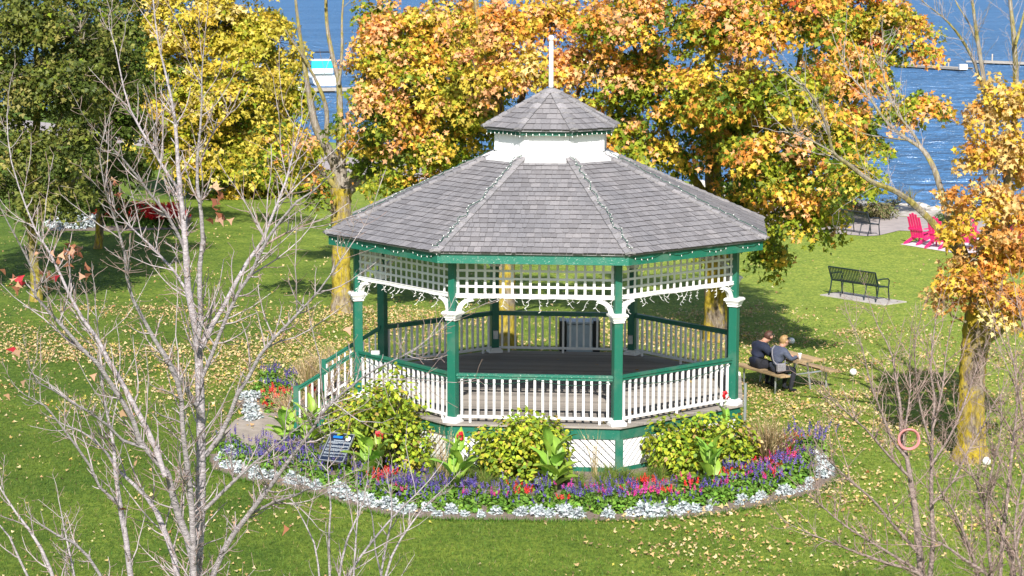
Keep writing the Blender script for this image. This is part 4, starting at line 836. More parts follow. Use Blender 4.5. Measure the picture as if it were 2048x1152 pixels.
# ------------------------------------------------------------------ bare trees and thickets
def bare_tree(name, label, limbs, Y0, cat='tree', group=None, twig_len=0.42, spacing=0.066, level2=0.85, trunk_i=0, tw=0.0042, bark='bark_grey', twm='twig', spread=1.0, min_px=0, shrub=False, up=0.45, wsc=0.62):
    allP = [pxline(l[0], Y0+(l[1] if len(l) > 1 else 0), l[2] if len(l) > 2 else 0, 0.006, wsc) for l in limbs]
    P0, R0 = allP[trunk_i]; P0, R0 = trunk_ground(P0, R0, 1.3) if not shrub else (np.vstack([[P0[0][0], P0[0][1]+0.1, G-0.1], P0]), np.r_[R0[0]*1.15, R0]); allP[trunk_i] = (P0, R0)
    org = Vector((P0[0][0], P0[0][1], G)); t = thing(name, label, cat, org, 0, group); inv = Matrix.Translation(-org)
    S, D, Ln, Rs = [], [], [], []
    for i, (P, R) in enumerate(allP):
        if i != trunk_i and P[0][2] > G+0.3 and limbs[i][0][0][1] >= 1130:     # stems that leave the picture go down to the root
            P = np.vstack([[org.x+RNG.normal(0, .05), org.y+RNG.normal(0, .05), G-0.05], [(org.x*.35+P[0][0]*.65), (org.y*.35+P[0][1]*.65), (G*.4+P[0][2]*.6)], P]); R = np.r_[R[0]*1.5, R[0]*1.2, R]
        o, Q, r = limb('trunk' if i == trunk_i else 'limb', P, R, M[bark] if R.max() > 0.012 else M[twm], t, 8 if R.max() > 0.02 else 5, 0.02); o.matrix_local = inv.copy()
        seglen = np.linalg.norm(np.diff(Q, axis=0), axis=1); L = seglen.sum(); n = int(L/spacing)
        dd = np.r_[0, np.cumsum(seglen)]
        for k in range(n):
            s = RNG.uniform(0.02, 0.99)*L; j = min(np.searchsorted(dd, s)-1, len(Q)-2); j = max(j, 0); f = (s-dd[j])/max(seglen[j], 1e-6); p = Q[j]*(1-f)+Q[j+1]*f
            if p[2] < 0.5 and not shrub: continue
            T = unit(Q[j+1]-Q[j]); side = unit(np.cross(T, RNG.normal(0, 1, 3))); a = math.radians(RNG.uniform(32, 62))
            S.append(p); D.append(unit(T*math.cos(a)*0.9+side*math.sin(a)*spread+np.array([0, 0, up*0.35]))); Ln.append(twig_len*RNG.choice([0.22, 0.4, 0.7, 1.0, 1.7], p=[.3, .27, .2, .15, .08])*(0.75+0.5*s/L)); Rs.append(min(r[j]*0.55, tw*1.7))
        S.append(Q[-1]); D.append(unit(Q[-1]-Q[-2])); Ln.append(twig_len*0.8); Rs.append(r[-1])
    S, D, Ln, Rs = np.array(S), np.array(D), np.array(Ln), np.array(Rs)
    def grow(S, D, Ln, Rs, rt, K=7, wig=0.11):
        n = len(S); P = np.empty((n, K, 3)); P[:, 0] = S; d = D.copy()
        for k in range(1, K):
            d = unit(d+RNG.normal(0, wig, d.shape)+np.array([0, 0, up*0.22])); P[:, k] = P[:, k-1]+d*(Ln/(K-1))[:, None]
        R = np.maximum(Rs[:, None]*np.linspace(1, 0.35, K)[None], rt); return P, R
    P1, R1 = grow(S, D, Ln, Rs, 0.0021)
    V, F = batch_tubes(P1, R1, 4); parts = [(V, F)]
    # second order: opposite pairs
    m = Ln > twig_len*0.33; idx = np.where(m)[0]; s2, d2, l2, r2 = [], [], [], []
    for i in idx:
        for kk in range(1, 7):
            if RNG.random() > level2*min(1, Ln[i]/twig_len+0.25): continue
            T = unit(P1[i, kk]-P1[i, kk-1]); side = unit(np.cross(T, RNG.normal(0, 1, 3)))
            for sg in ((1, -1) if RNG.random() < 0.6 else (1,)):
                a = math.radians(RNG.uniform(35, 60)); s2.append(P1[i, kk]); d2.append(T*math.cos(a)+sg*side*math.sin(a)); l2.append(Ln[i]*RNG.uniform(0.12, 0.5)*(1.1-kk/9)); r2.append(R1[i, kk]*0.75)
    if s2:
        P2, R2 = grow(np.array(s2), np.array(d2), np.array(l2), np.array(r2), 0.0018, 4, 0.14); V2, F2 = batch_tubes(P2, R2, 3); parts.append((V2, F2))
    for (V, F), nm, mt in zip(parts, ('branchlets', 'twigs'), (M['twig_grey'] if bark == 'bark_grey' else M[twm], M[twm])):
        o = link(nm, npmesh(nm, V, F), t, mt, inv.copy()); o['kind'] = 'stuff'
    return t
LT = [([(398, 1160, 32), (400, 1060, 31), (402, 960, 30), (402, 880, 29), (400, 800, 28), (397, 740, 26), (394, 690, 24), (386, 630, 22), (378, 580, 20.5), (372, 510, 19), (367, 437, 16.5), (357, 329, 13), (350, 247, 10), (336, 170, 7.5), (319, 90, 5.5), (308, 0, 4), (300, -50, 3)], 0, 0.6),
      ([(391, 1155, 22), (383, 1012, 19), (375, 930, 17), (368, 858, 15), (362, 790, 15), (354, 752, 16), (329, 709, 14), (303, 668, 12.5), (280, 622, 11), (262, 586, 10), (252, 504, 8), (231, 447, 6.5), (211, 380, 5), (200, 329, 3.5)], -.25, -1.3),
      ([(401, 830, 16), (380, 790, 16), (358, 760, 15)], 0, -.3),
      ([(397, 690, 18), (399, 630, 16), (399, 567, 15), (402, 506, 14), (406, 463, 12.5), (399, 400, 11), (394, 351, 10), (397, 300, 8), (405, 231, 6), (402, 170, 4.5), (405, 100, 3)], 0, -.5),
      ([(400, 700, 18), (415, 665, 17), (438, 629, 15), (464, 578, 14), (494, 526, 12.5), (520, 495, 11.5), (536, 459, 10), (556, 403, 8), (572, 367, 7), (587, 310, 5), (604, 240, 3)], 0, 1.2),
      ([(404, 750, 13), (430, 690, 13), (448, 655, 12), (474, 588, 11.5), (505, 542, 11), (530, 490, 10), (561, 444, 8.5), (597, 403, 7), (633, 377, 5), (660, 350, 3)], 0, -.9),
      ([(412, 912, 17), (448, 857, 15), (475, 790, 13.5), (499, 751, 12.5), (526, 700, 11.5), (560, 660, 10), (587, 634, 9), (638, 578, 6.5), (665, 545, 4), (690, 505, 2.5)], 0, -1.0),
      ([(424, 1155, 19), (459, 1080, 18), (495, 1033, 17), (526, 990, 15), (554, 951, 13.5), (585, 912, 12), (620, 869, 10.5), (644, 829, 9.5), (683, 790, 8), (746, 747, 6), (801, 712, 3.5), (850, 690, 2)], .2, -1.6),
      ([(497, 1032, 10), (550, 1006, 8.5), (589, 990, 7), (622, 978, 5), (660, 975, 3)], .1, -1.2), ([(410, 1018, 13), (459, 970, 11), (499, 931, 9), (534, 904, 7.5), (565, 880, 6), (610, 845, 3.5), (650, 835, 2.5)], 0, -.7),
      ([(391, 1130, 25), (378, 1085, 24), (360, 1038, 22), (344, 987, 21), (329, 940, 20), (305, 915, 18), (288, 899, 17), (274, 865, 16), (262, 827, 15.5), (231, 781, 14.5), (206, 740, 13.5), (159, 694, 12), (113, 637, 10), (77, 596, 8), (67, 545, 6.5), (41, 493, 5), (10, 427, 3)], -.15, -1.4),
      ([(333, 955, 18), (318, 915, 17), (300, 872, 16.5), (283, 838, 16), (247, 776, 14.5), (226, 735, 14), (195, 678, 13), (154, 622, 11), (128, 570, 9), (103, 514, 7.5), (67, 457, 6), (51, 411, 5), (21, 298, 3.5), (13, 231, 2.5)], -.5, .9),
      ([(290, 900, 11), (257, 889, 10.5), (221, 858, 9.5), (190, 832, 8.5), (139, 802, 7), (103, 781, 5.5), (77, 766, 4), (58, 730, 2.5)], -.6, -1), ([(262, 1157, 19), (256, 1110, 18), (252, 1074, 17.5), (245, 1035, 17), (239, 1007, 16), (231, 946, 13), (224, 894, 10), (216, 827, 8), (206, 781, 7), (198, 699, 5), (190, 611, 3)], .3, .4),
      ([(240, 1010, 11), (206, 982, 10), (185, 940, 9), (159, 904, 8), (129, 863, 7), (103, 822, 5.5), (75, 800, 4), (51, 786, 3)], .4, -.6), ([(355, 1157, 20), (345, 1115, 19), (334, 1079, 17.5), (314, 1023, 15), (288, 987, 12.5), (242, 940, 10), (206, 894, 8), (170, 868, 6), (129, 848, 4)], .3, 1.0),
      ([(374, 470, 11), (350, 370, 10), (324, 329, 10), (293, 278, 8.5), (267, 231, 7), (247, 170, 5.5), (231, 103, 4), (221, 57, 2.5)], .3, 1.0), ([(376, 520, 10), (345, 450, 10), (318, 412, 9), (293, 380, 8), (257, 329, 6.5), (221, 293, 5), (175, 247, 3)], .3, -1.0),
      ([(399, 330, 6), (427, 267, 4.5), (463, 226, 3)], -.3, .8), ([(386, 620, 10), (360, 560, 9), (330, 520, 8), (300, 490, 6.5), (265, 460, 5), (240, 430, 3)], .3, 1.2), ([(520, 495, 8), (560, 470, 6.5), (600, 455, 5), (640, 440, 3)], 1.0, .5)]
left_tree = bare_tree('bare_tree', 'bare grey young maple with many upright limbs in front of the left lawn', LT, -27.0)
J = [([(206, 1160, 11), (180, 1118, 10), (154, 1090, 9), (108, 1064, 7), (80, 1050, 4)], 0, -.4), ([(105, 1160, 12), (90, 1115, 11), (67, 1074, 9.5), (48, 1045, 8), (31, 1023, 7), (10, 990, 5.5), (-15, 955, 4)], 0, .3), ([(60, 1160, 9), (35, 1110, 8), (15, 1070, 6), (-10, 1040, 4)], .2, 0), ([(150, 1160, 8), (140, 1110, 7), (128, 1060, 5), (120, 1010, 3)], .1, .3)]
bare_tree('bare_shrub', 'low bare saplings at the bottom left corner of the lawn', J, -25.5, 'shrub', 'bare saplings at the near edge of the lawn', 0.34, 0.09, shrub=True)
JM = [([(660, 1160, 9), (658, 1080, 8), (662, 1000, 6), (655, 930, 4), (662, 890, 3)], 0, 0), ([(678, 1160, 9), (690, 1100, 8), (700, 1060, 7), (722, 1020, 5), (735, 960, 3)], .2, .3), ([(640, 1160, 7), (628, 1090, 6), (606, 1040, 4), (590, 1010, 2.5)], -.2, .2), ([(690, 1160, 9), (745, 1080, 8), (800, 1020, 6), (850, 970, 4), (885, 930, 2.5)], .3, .6), ([(705, 1160, 7), (712, 1090, 6), (716, 1010, 4), (712, 960, 2.5)], 0, .5)]
bare_tree('bare_shrub', 'thin bare saplings in front of the flower bed at the bottom, left of centre', JM, -24.5, 'shrub', 'bare saplings at the near edge of the lawn', 0.36, 0.11, shrub=True, level2=0.6)
JM2 = [([(770, 1160, 9), (790, 1100, 8), (820, 1050, 6), (850, 1010, 4), (880, 985, 2.5)], 0, .3), ([(765, 1160, 7), (752, 1100, 6), (744, 1040, 4), (735, 1000, 2.5)], 0, -.3), ([(760, 1160, 8), (775, 1080, 7), (782, 1020, 5), (778, 960, 3)], .2, 0)]
bare_tree('bare_shrub', 'short bare saplings at the bottom edge below the middle of the flower bed', JM2, -24.0, 'shrub', 'bare saplings at the near edge of the lawn', 0.34, 0.12, shrub=True, level2=0.6)
JR = [([(1845, 1160, 30), (1838, 1090, 28), (1830, 1020, 25), (1822, 960, 22), (1812, 915, 19), (1806, 880, 16), (1800, 820, 12), (1792, 760, 9), (1778, 700, 6), (1755, 650, 4), (1735, 600, 2.5)], 0, .3), ([(1812, 915, 13), (1780, 870, 11), (1765, 830, 9), (1750, 790, 8), (1735, 740, 6), (1722, 690, 4), (1700, 640, 2.5)], 0, -.4),
      ([(1860, 1160, 22), (1866, 1080, 19), (1864, 1000, 17), (1862, 930, 15), (1866, 860, 13), (1868, 800, 11), (1862, 740, 9), (1866, 690, 7), (1872, 640, 4)], .3, .4), ([(1863, 900, 12), (1850, 850, 10), (1838, 800, 8), (1832, 740, 6), (1828, 690, 5), (1840, 640, 3)], .3, -.4), ([(1866, 860, 11), (1880, 800, 9), (1888, 750, 7), (1893, 700, 5), (1905, 650, 3)], .3, .2),
      ([(1822, 960, 12), (1770, 900, 10), (1735, 860, 8), (1700, 830, 6), (1668, 800, 4), (1640, 770, 2.5)], 0, -.9), ([(1840, 1110, 15), (1790, 1050, 12), (1745, 1000, 10), (1700, 960, 8), (1665, 930, 5), (1640, 905, 3)], 0, -.8), ([(1846, 1150, 14), (1800, 1120, 12), (1745, 1085, 10), (1690, 1050, 8), (1630, 1000, 5), (1585, 965, 3)], -.2, -.8),
      ([(1850, 1156, 14), (1760, 1120, 11), (1700, 1100, 9), (1650, 1080, 6), (1600, 1060, 4), (1570, 1045, 2.5)], -.4, -.5), ([(1862, 930, 12), (1895, 880, 11), (1915, 840, 10), (1935, 790, 8), (1955, 730, 5), (1970, 690, 3)], .3, .5), ([(1864, 1010, 12), (1905, 960, 10), (1930, 915, 8), (1960, 860, 6), (1990, 800, 4)], .2, .8), ([(1806, 880, 9), (1815, 830, 8), (1822, 780, 6), (1818, 720, 4), (1822, 670, 2.5)], 0, .3)]
bare_tree('bare_shrub', 'tall bare shrub of pale stems at the lower right, holding the red ring', JR, -17.5, 'shrub', None, 0.50, 0.065, shrub=True, bark='bark_shrub', twm='twig', level2=0.85, wsc=.50)
JE = [([(2000, 1160, 16), (2005, 1080, 15), (2015, 1000, 13), (2020, 940, 12), (2030, 860, 10), (2035, 800, 8), (2030, 740, 6), (2020, 690, 4)], 0, .3), ([(1985, 1160, 14), (1975, 1080, 12), (1972, 1000, 10), (1985, 940, 9), (2000, 880, 7), (2003, 820, 5), (1995, 770, 3)], 0, -.4), ([(2020, 1160, 14), (2040, 1060, 12), (2055, 960, 10), (2050, 880, 8), (2035, 790, 6), (2010, 720, 4), (1992, 680, 2.5)], .2, .2),
      ([(1960, 1160, 14), (1940, 1100, 12), (1920, 1050, 10), (1900, 1010, 8), (1880, 980, 5)], 0, -.5), ([(1975, 1150, 13), (1930, 1120, 11), (1890, 1090, 9), (1850, 1070, 6), (1815, 1050, 4)], -.3, -.4), ([(2010, 1040, 9), (1985, 1000, 8), (1955, 960, 6), (1925, 935, 4)], 0, -.5), ([(2030, 1150, 12), (2000, 1060, 10), (1965, 1010, 8), (1950, 960, 6), (1925, 900, 3)], .3, .3), ([(2040, 900, 7), (2015, 850, 6), (1985, 800, 5), (1960, 770, 3)], .3, -.5), ([(2045, 1160, 12), (2030, 1090, 10), (2035, 1020, 8), (2048, 950, 6)], -.4, 0), ([(2060, 780, 6), (2030, 730, 5), (1990, 650, 3.5), (1975, 600, 2)], .3, .3), ([(2065, 700, 6), (2045, 650, 5), (2030, 580, 3)], .3, .3)]
bare_tree('bare_shrub', 'tangle of bare brown twigs at the bottom right in front of the leaning maple trunk', JE, -18.5, 'shrub', None, 0.50, 0.05, shrub=True, bark='bark_shrub', twm='twig', level2=0.9, wsc=.52)
# bare twig sprays on the pale limbs of the right maple
def limb_twigs(t, lines, Y, n, ln, tw=0.006):
    inv = Matrix.Translation(-t.location); S, D, L = [], [], []
    for pl, dr in lines:
        P, R = pxline(pl, Y, dr); Q, r, LL = resample(P, R, 40)
        for k in range(int(n*LL)):
            j = RNG.integers(4, 39); T = unit(Q[j]-Q[j-1]); sd = unit(np.cross(T, RNG.normal(0, 1, 3))); S.append(Q[j]); D.append(unit(T*0.8+sd*0.7+[0, 0, .2])); L.append(ln*RNG.choice([.3, .6, 1, 1.6], p=[.35, .3, .22, .13]))
    S, D, L = np.array(S), np.array(D), np.array(L); P = np.empty((len(S), 7, 3)); P[:, 0] = S; d = D.copy(); s2, d2, l2 = [], [], []
    for k in range(1, 7):
        d = unit(d+RNG.normal(0, .12, d.shape)+[0, 0, .06]); P[:, k] = P[:, k-1]+d*(L/6)[:, None]
        for i in np.where(RNG.random(len(S)) < 0.55)[0]: s2.append(P[i, k]); d2.append(unit(d[i]+unit(RNG.normal(0, 1, 3))*0.9)); l2.append(L[i]*RNG.uniform(.15, .5))
    V, F = batch_tubes(P, np.linspace(tw, tw*.5, 7)[None].repeat(len(S), 0), 3); s2, d2, l2 = np.array(s2), np.array(d2), np.array(l2)
    P2 = np.stack([s2, s2+d2*(l2*.5)[:, None], s2+unit(d2+RNG.normal(0, .2, d2.shape))*l2[:, None]], 1); V2, F2 = batch_tubes(P2, np.linspace(tw*.55, tw*.35, 3)[None].repeat(len(s2), 0), 3)
    V = np.vstack([V, V2]); F = np.vstack([F, F2+len(V)-len(V2)]); link('bare_twigs', npmesh('bare_twigs', V, F), t, M['twig_grey'], inv.copy())['kind'] = 'stuff'
limb_twigs(tr, [([(1840, 420, 17), (1790, 382, 14.5), (1745, 364, 12.5), (1700, 331, 10.5), (1668, 306, 8.5), (1656, 260, 7), (1640, 220, 5), (1605, 165, 3)], -1.6), ([(1668, 306, 6), (1630, 285, 4.5), (1600, 270, 3), (1570, 262, 2)], -1.8),
    ([(1862, 325, 13), (1844, 298, 11), (1817, 280, 9), (1781, 253, 7.5), (1763, 230, 6.5), (1735, 190, 5), (1700, 149, 4), (1668, 77, 2.5)], 1.4), ([(1862, 325, 9), (1839, 289, 8), (1826, 266, 7), (1794, 226, 5.5), (1776, 181, 4.5), (1762, 120, 3), (1768, 60, 2)], 1.4),
    ([(1972, 200, 9), (1943, 113, 8), (1925, 81, 7), (1893, 41, 5), (1853, 9, 3)], -.8), ([(1970, 180, 12), (1957, 90, 10), (1946, 10, 7)], -.4), ([(2032, 190, 16), (2029, 90, 13), (2020, 0, 9)], .8)], YR, 9, 0.75, 0.0065)
# dried leaves still hanging on the bare maple at the left
def hang_leaves(t, spots, Y, size, cols, pr):
    for (x, y, n, sx, sy) in spots:
        for k in range(n):
            p = at(x+RNG.normal(0, sx), y+RNG.normal(0, sy), Y+RNG.normal(0, .12)); c = pick([cols[RNG.choice(len(cols), p=pr)]], [1], 1, .15)
            V, F, C = leaf_arrays(np.zeros((1, 3)), unit(RNG.normal(0, .6, (1, 3))+[[0, -.8, .5]]), RNG.normal(0, .5, (1, 3))+[[0, 0, -.8]], np.array([size*RNG.uniform(.75, 1.2)]), c, 'maple', RNG.uniform(.3, 1.0))
            o = link('leaf', npmesh('leaf', V, F, C), t, M['dryleaf']); o.location = Vector(p)-t.location
BR = [(.34, .135, .075), (.26, .09, .045), (.50, .30, .18), (.46, .03, .045)]
hang_leaves(left_tree, [(135, 510, 9, 18, 12), (85, 535, 9, 14, 16), (232, 375, 4, 6, 10), (437, 400, 8, 7, 22), (452, 432, 5, 10, 8), (150, 490, 4, 10, 12), (165, 540, 3, 8, 8)], -27.2, 0.06, BR, [.4, .3, .28, .02])
hang_leaves(left_tree, [(38, 565, 5, 12, 8), (28, 698, 2, 8, 5)], -27.3, 0.068, BR, [.1, .1, .1, .7]); hang_leaves(left_tree, [(15, 560, 4, 12, 10), (30, 715, 1, 4, 2), (40, 770, 1, 3, 3), (18, 788, 1, 2, 2), (203, 735, 1, 2, 2), (182, 752, 1, 2, 2), (318, 782, 1, 2, 2), (245, 1013, 1, 4, 3), (240, 825, 1, 2, 2), (275, 922, 1, 2, 2), (693, 655, 1, 3, 3), (577, 1058, 1, 2, 2)], -27.3, 0.062, BR, [.3, .1, .58, .02])
# ================================================================== LAWN: blades and fallen leaves
def vis_x(Y):            # ground seen at depth Y, with a margin to either side
    h = (Y-CAM[1])*0.262+2.5; return -h-0.5, h+0.2
def gaz_mask(P): return np.hypot(P[:, 0], P[:, 1]) < 4.2
def excl(P):
    m = gaz_mask(P)
    for pl in LAWN_EXCL: m |= inpoly(P, pl)
    return m
def scatter(n, y0, y1, power=1.0):
    Y = y0+(y1-y0)*RNG.random(n)**power; a = np.array([vis_x(v) for v in Y]); X = a[:, 0]+(a[:, 1]-a[:, 0])*RNG.random(n); return np.stack([X, Y], 1)
def smooth_noise(P, s, seed):
    r = np.random.default_rng(seed); v = np.zeros(len(P))
    for k in range(7):
        a = r.uniform(0, 2*np.pi); w = s*r.uniform(.5, 1.9); v += np.sin((P[:, 0]*np.cos(a)+P[:, 1]*np.sin(a))*w+r.uniform(0, 7))
    return v/7
# blades, thick near the picture's lower edge, thinning away
Pg = np.vstack([scatter(150000, -12.5, 0, 1.1), scatter(70000, 0, 14, 1.2)]); Pg = Pg[~excl(Pg)]; n = len(Pg)
tone = smooth_noise(Pg, 1.6, 3)*0.5+smooth_noise(Pg, 0.45, 4)*0.8
gc = np.array([(.118, .190, .024)])*(1+0.022*Pg[:, :1])*(1+0.28*tone[:, None])*RNG.uniform(.55, 1.55, (n, 1)); gc[:, 0] *= 1+0.35*np.clip(tone, -1, 1)+RNG.normal(0, .15, n)
dry = RNG.random(n) < 0.06; gc[dry] = pick([(.32, .27, .10)], [1], int(dry.sum()))
P3 = np.column_stack([Pg, np.full(n, G-0.005)]); dirs = unit(RNG.normal(0, .42, (n, 3))+[0, 0, 1]); nr = RNG.normal(0, 1, (n, 3)); nr[:, 1] -= 0.6
leaves('grass_blades', P3, nr, dirs, RNG.uniform(.035, .085, n), np.clip(gc, .005, .6), 'blade', 'grassblade', None, 0.0, 'stuff')
# longer turf where the mower stops at the edge of the bed
ed = []
for i in range(len(BED)-1):
    a, b = np.array(BED[i]), np.array(BED[i+1]); m = int(np.linalg.norm(b-a)*260); t = RNG.random(m)[:, None]; d = unit(b-a); o = np.array([d[1], -d[0]]); ed.append(a+(b-a)*t+o*(np.abs(RNG.normal(0.0, .05, m))+0.0)[:, None])
Pe = np.vstack(ed); n = len(Pe)
leaves('edge_grass', np.column_stack([Pe, np.full(n, G)]), RNG.normal(0, 1, (n, 3)), unit(RNG.normal(0, .5, (n, 3))+[0, 0, 1]), RNG.uniform(.05, .13, n), pick([(.085, .18, .02), (.13, .2, .03)], [.6, .4], n), 'blade', 'grassblade', None, 0, 'stuff')
# fallen leaves
LP = np.vstack([scatter(26000, -11.5, 0, 1), scatter(76000, 0, 16, 1), scatter(26000, 16, 36, 1)])
def blob(cx, cy, sx, sy): return np.exp(-((LP[:, 0]-cx)/sx)**2-((LP[:, 1]-cy)/sy)**2)
dens = 0.16+0.55*np.clip(smooth_noise(LP, 0.7, 9), 0, 1)+0.35*np.clip(smooth_noise(LP, 2.2, 10), -.3, 1)
dens += 0.95*blob(6.0, 1.5, 2.6, 5)+0.85*blob(0, 9, 6, 4.5)+0.85*blob(-7, 7, 3.4, 4)+0.5*blob(-11, 10, 5, 5)+0.55*blob(8, 3, 3.5, 7)+0.4*blob(5, -8, 4, 3)+0.4*blob(-7, 16, 6, 4)+.35*blob(6, 12, 3, 5)
dens += 1.2*blob(7.0, -0.6, 2.6, 1.6)+0.5*blob(7.5, -6, 3, 3); dens -= 0.30*blob(-2, -9.6, 3.2, 2.2)+0.15*blob(-9.5, -3, 4, 5); dens = np.where(LP[:, 1] > 16, dens*0.6, dens); dens = np.where((LP[:, 0] > 7.5) & (LP[:, 1] > 13), dens*0.45, dens); dens = np.where((LP[:, 0] < -4) & (LP[:, 1] < 1), dens*0.62, dens)
drift = np.clip(.62+1.8*smooth_noise(LP*[1, 1.3], .9, 21)+1.0*smooth_noise(LP, 3.1, 22), .08, 1.7)
keep = (RNG.random(len(LP)) < dens*drift*0.95) & ~gaz_mask(LP); LP = LP[keep]
inb = np.zeros(len(LP), bool)
for pl in LAWN_EXCL: inb |= inpoly(LP, pl)
LP = LP[(~inb) | (RNG.random(len(LP)) < 0.35)]; LP = LP[(LP[:, 0]*1.25+LP[:, 1]) < 44]; n = len(LP)
cols = pick([(.60, .46, .21), (.56, .39, .17), (.48, .30, .14), (.36, .22, .11), (.64, .51, .29), (.55, .43, .09), (.48, .20, .08)], [.27, .2, .12, .12, .20, .08, .01], n, .14)
leaves('fallen_leaves', np.column_stack([LP, G+RNG.uniform(.025, .06, n)]), RNG.normal(0, .38, (n, 3))+[0, -.12, 1], RNG.normal(0, 1, (n, 3))*[1, 1, .25], RNG.choice([.042, .055, .07, .095], n, p=[.33, .37, .22, .08])*RNG.uniform(.85, 1.1, n), cols, 'star', 'dryleaf', None, 0.5, 'stuff')
# a few leaves blown onto the deck, the roof and the path edge
m = 26; a = RNG.uniform(0, 2*np.pi, m); r = np.sqrt(RNG.uniform(.2, 1, m))*3.9; leaves('deck_leaves', np.column_stack([r*np.cos(a), r*np.sin(a), np.full(m, .012)]), RNG.normal(0, .2, (m, 3))+[0, 0, 1], RNG.normal(0, 1, (m, 3)), np.full(m, .09), pick([(.55, .38, .15), (.4, .22, .09)], [1, 1], m), 'maple', 'dryleaf', None, .3, 'stuff')

# ================================================================== PLANTS
def plant_mesh(name, parts):
    """parts: list of (pos, nrm, dir, size, col, shape, fold): joined as one mesh with a colour per leaf"""
    return [npmesh(name, *leaf_arrays(*p)[:2], leaf_arrays(*p)[2]) for p in parts]
def joined(name, Vs, Fs, Cs):    # triangles / quads mixed -> from polygons of differing size
    me = bpy.data.meshes.new(name); V = np.vstack(Vs); C = np.vstack(Cs); polys = []; off = 0
    for v, f in zip(Vs, Fs): polys += (f+off).tolist(); off += len(v)
    me.from_pydata(V.tolist(), [], polys); me.update(); a = me.color_attributes.new('Col', 'FLOAT_COLOR', 'POINT'); c = np.ones((len(V), 4), np.float32); c[:, :3] = C; a.data.foreach_set('color', c.ravel()); return me
def dome(n, rx, h, lo=0.0):
    u = unit(RNG.normal(0, 1, (n, 3))); u[:, 2] = np.abs(u[:, 2]); r = RNG.uniform(.55, 1, n)[:, None]; return u*r*[rx, rx, h]+[0, 0, lo], u
def miller_mesh():
    n = 170; p, u = dome(n, .13, .19, .01); d = unit(u+[0, 0, .5]+RNG.normal(0, .3, (n, 3))); c = pick([(.47, .52, .53), (.60, .64, .65), (.32, .37, .36)], [.4, .35, .25], n, .08)
    V, F, C = leaf_arrays(p*0.7, unit(RNG.normal(0, .6, (n, 3))+[0, 0, .6]+u*.4), d, RNG.uniform(.05, .095, n), c, 'lobed', .3); return npmesh('dusty_miller', V, F, C)
def salvia_mesh(spike, leafcol, ns, hh, sp_r=0.012, lean=.25):
    n = 90; p, u = dome(n, .17, hh*.70, .01); c = pick(leafcol, [1]*len(leafcol), n, .16)
    V, F, C = leaf_arrays(p*.8, unit(u+[0, 0, .5]+RNG.normal(0, .4, (n, 3))), unit(u+[0, 0, .2]+RNG.normal(0, .4, (n, 3))), RNG.uniform(.055, .095, n), c, 'oval', .3); Vs, Fs, Cs = [V], [F], [C]
    for k in range(ns):
        b = np.array([RNG.normal(0, .075), RNG.normal(0, .075), hh*.5]); d = unit(np.array([b[0]*1.2, b[1]*1.2, .5])+RNG.normal(0, .06, 3)); L = RNG.uniform(.5, 1.0)*hh*.60; cc = pick([spike[RNG.integers(len(spike))]], [1], 1, .12)[0]
        m = 18; tt = np.linspace(.42, 1, m); pp = b+d*(tt*L)[:, None]; an = np.arange(m)*2.4; rd = np.stack([np.cos(an), np.sin(an), np.zeros(m)], 1)
        V, F, C = leaf_arrays(pp, rd*.4+RNG.normal(0, .3, (m, 3))+[0, -.2, .5], unit(rd+[0, 0, .6]), (.036-.020*tt)*sp_r/.012, np.clip(cc*RNG.uniform(.75, 1.25, (m, 1)), 0, .9), 'oval', .3); Vs.append(V); Fs.append(F); Cs.append(C)
        st = np.array([[b-[0, 0, .1]]*1, [b+d*L]])[:, 0]; sd = np.array([.004, 0, 0]); V = np.array([st[0]-sd, st[0]+sd, st[1]]); Vs.append(V); Fs.append(np.array([[0, 1, 2]])); Cs.append(np.array([[.06, .10, .03]]*3))
    return joined('salvia', Vs, Fs, Cs)
GRN = [(.13, .27, .03), (.18, .32, .04), (.08, .17, .02)]
PURP = [(.10, .07, .32), (.13, .09, .38), (.07, .055, .22), (.19, .12, .38)]; MAG = [(.58, .04, .24), (.50, .06, .30), (.62, .08, .16)]; RED = [(.66, .022, .02), (.60, .04, .03), (.68, .05, .06)]
MIL = [miller_mesh() for _ in range(4)]; SP = [salvia_mesh(PURP, GRN, 7, .40) for _ in range(4)]; SPG = [salvia_mesh(PURP, GRN, 2, .30) for _ in range(3)]; SM = [salvia_mesh(MAG, GRN, 7, .34, .014) for _ in range(3)]; SRB = [salvia_mesh(RED, GRN, 16, .32, .02) for _ in range(3)]; SR = [salvia_mesh(RED, GRN, 7, .34, .015) for _ in range(3)]
for mm in MIL: mm.materials.append(M['silver'])
for mm in SP+SPG+SM+SR+SRB: mm.materials.append(M['petal'])
def place(name, meshes, x, y, s, label, cat, group, z=G):
    o = link(name, random.choice(meshes)); o.location = (x, y, z); o.scale = (s*random.uniform(.9, 1.1), s*random.uniform(.9, 1.1), s*random.uniform(.88, 1.15)); o.rotation_euler = (random.uniform(-.08, .08), random.uniform(-.08, .08), random.uniform(0, 6.28)); return tag(o, label, cat, group)
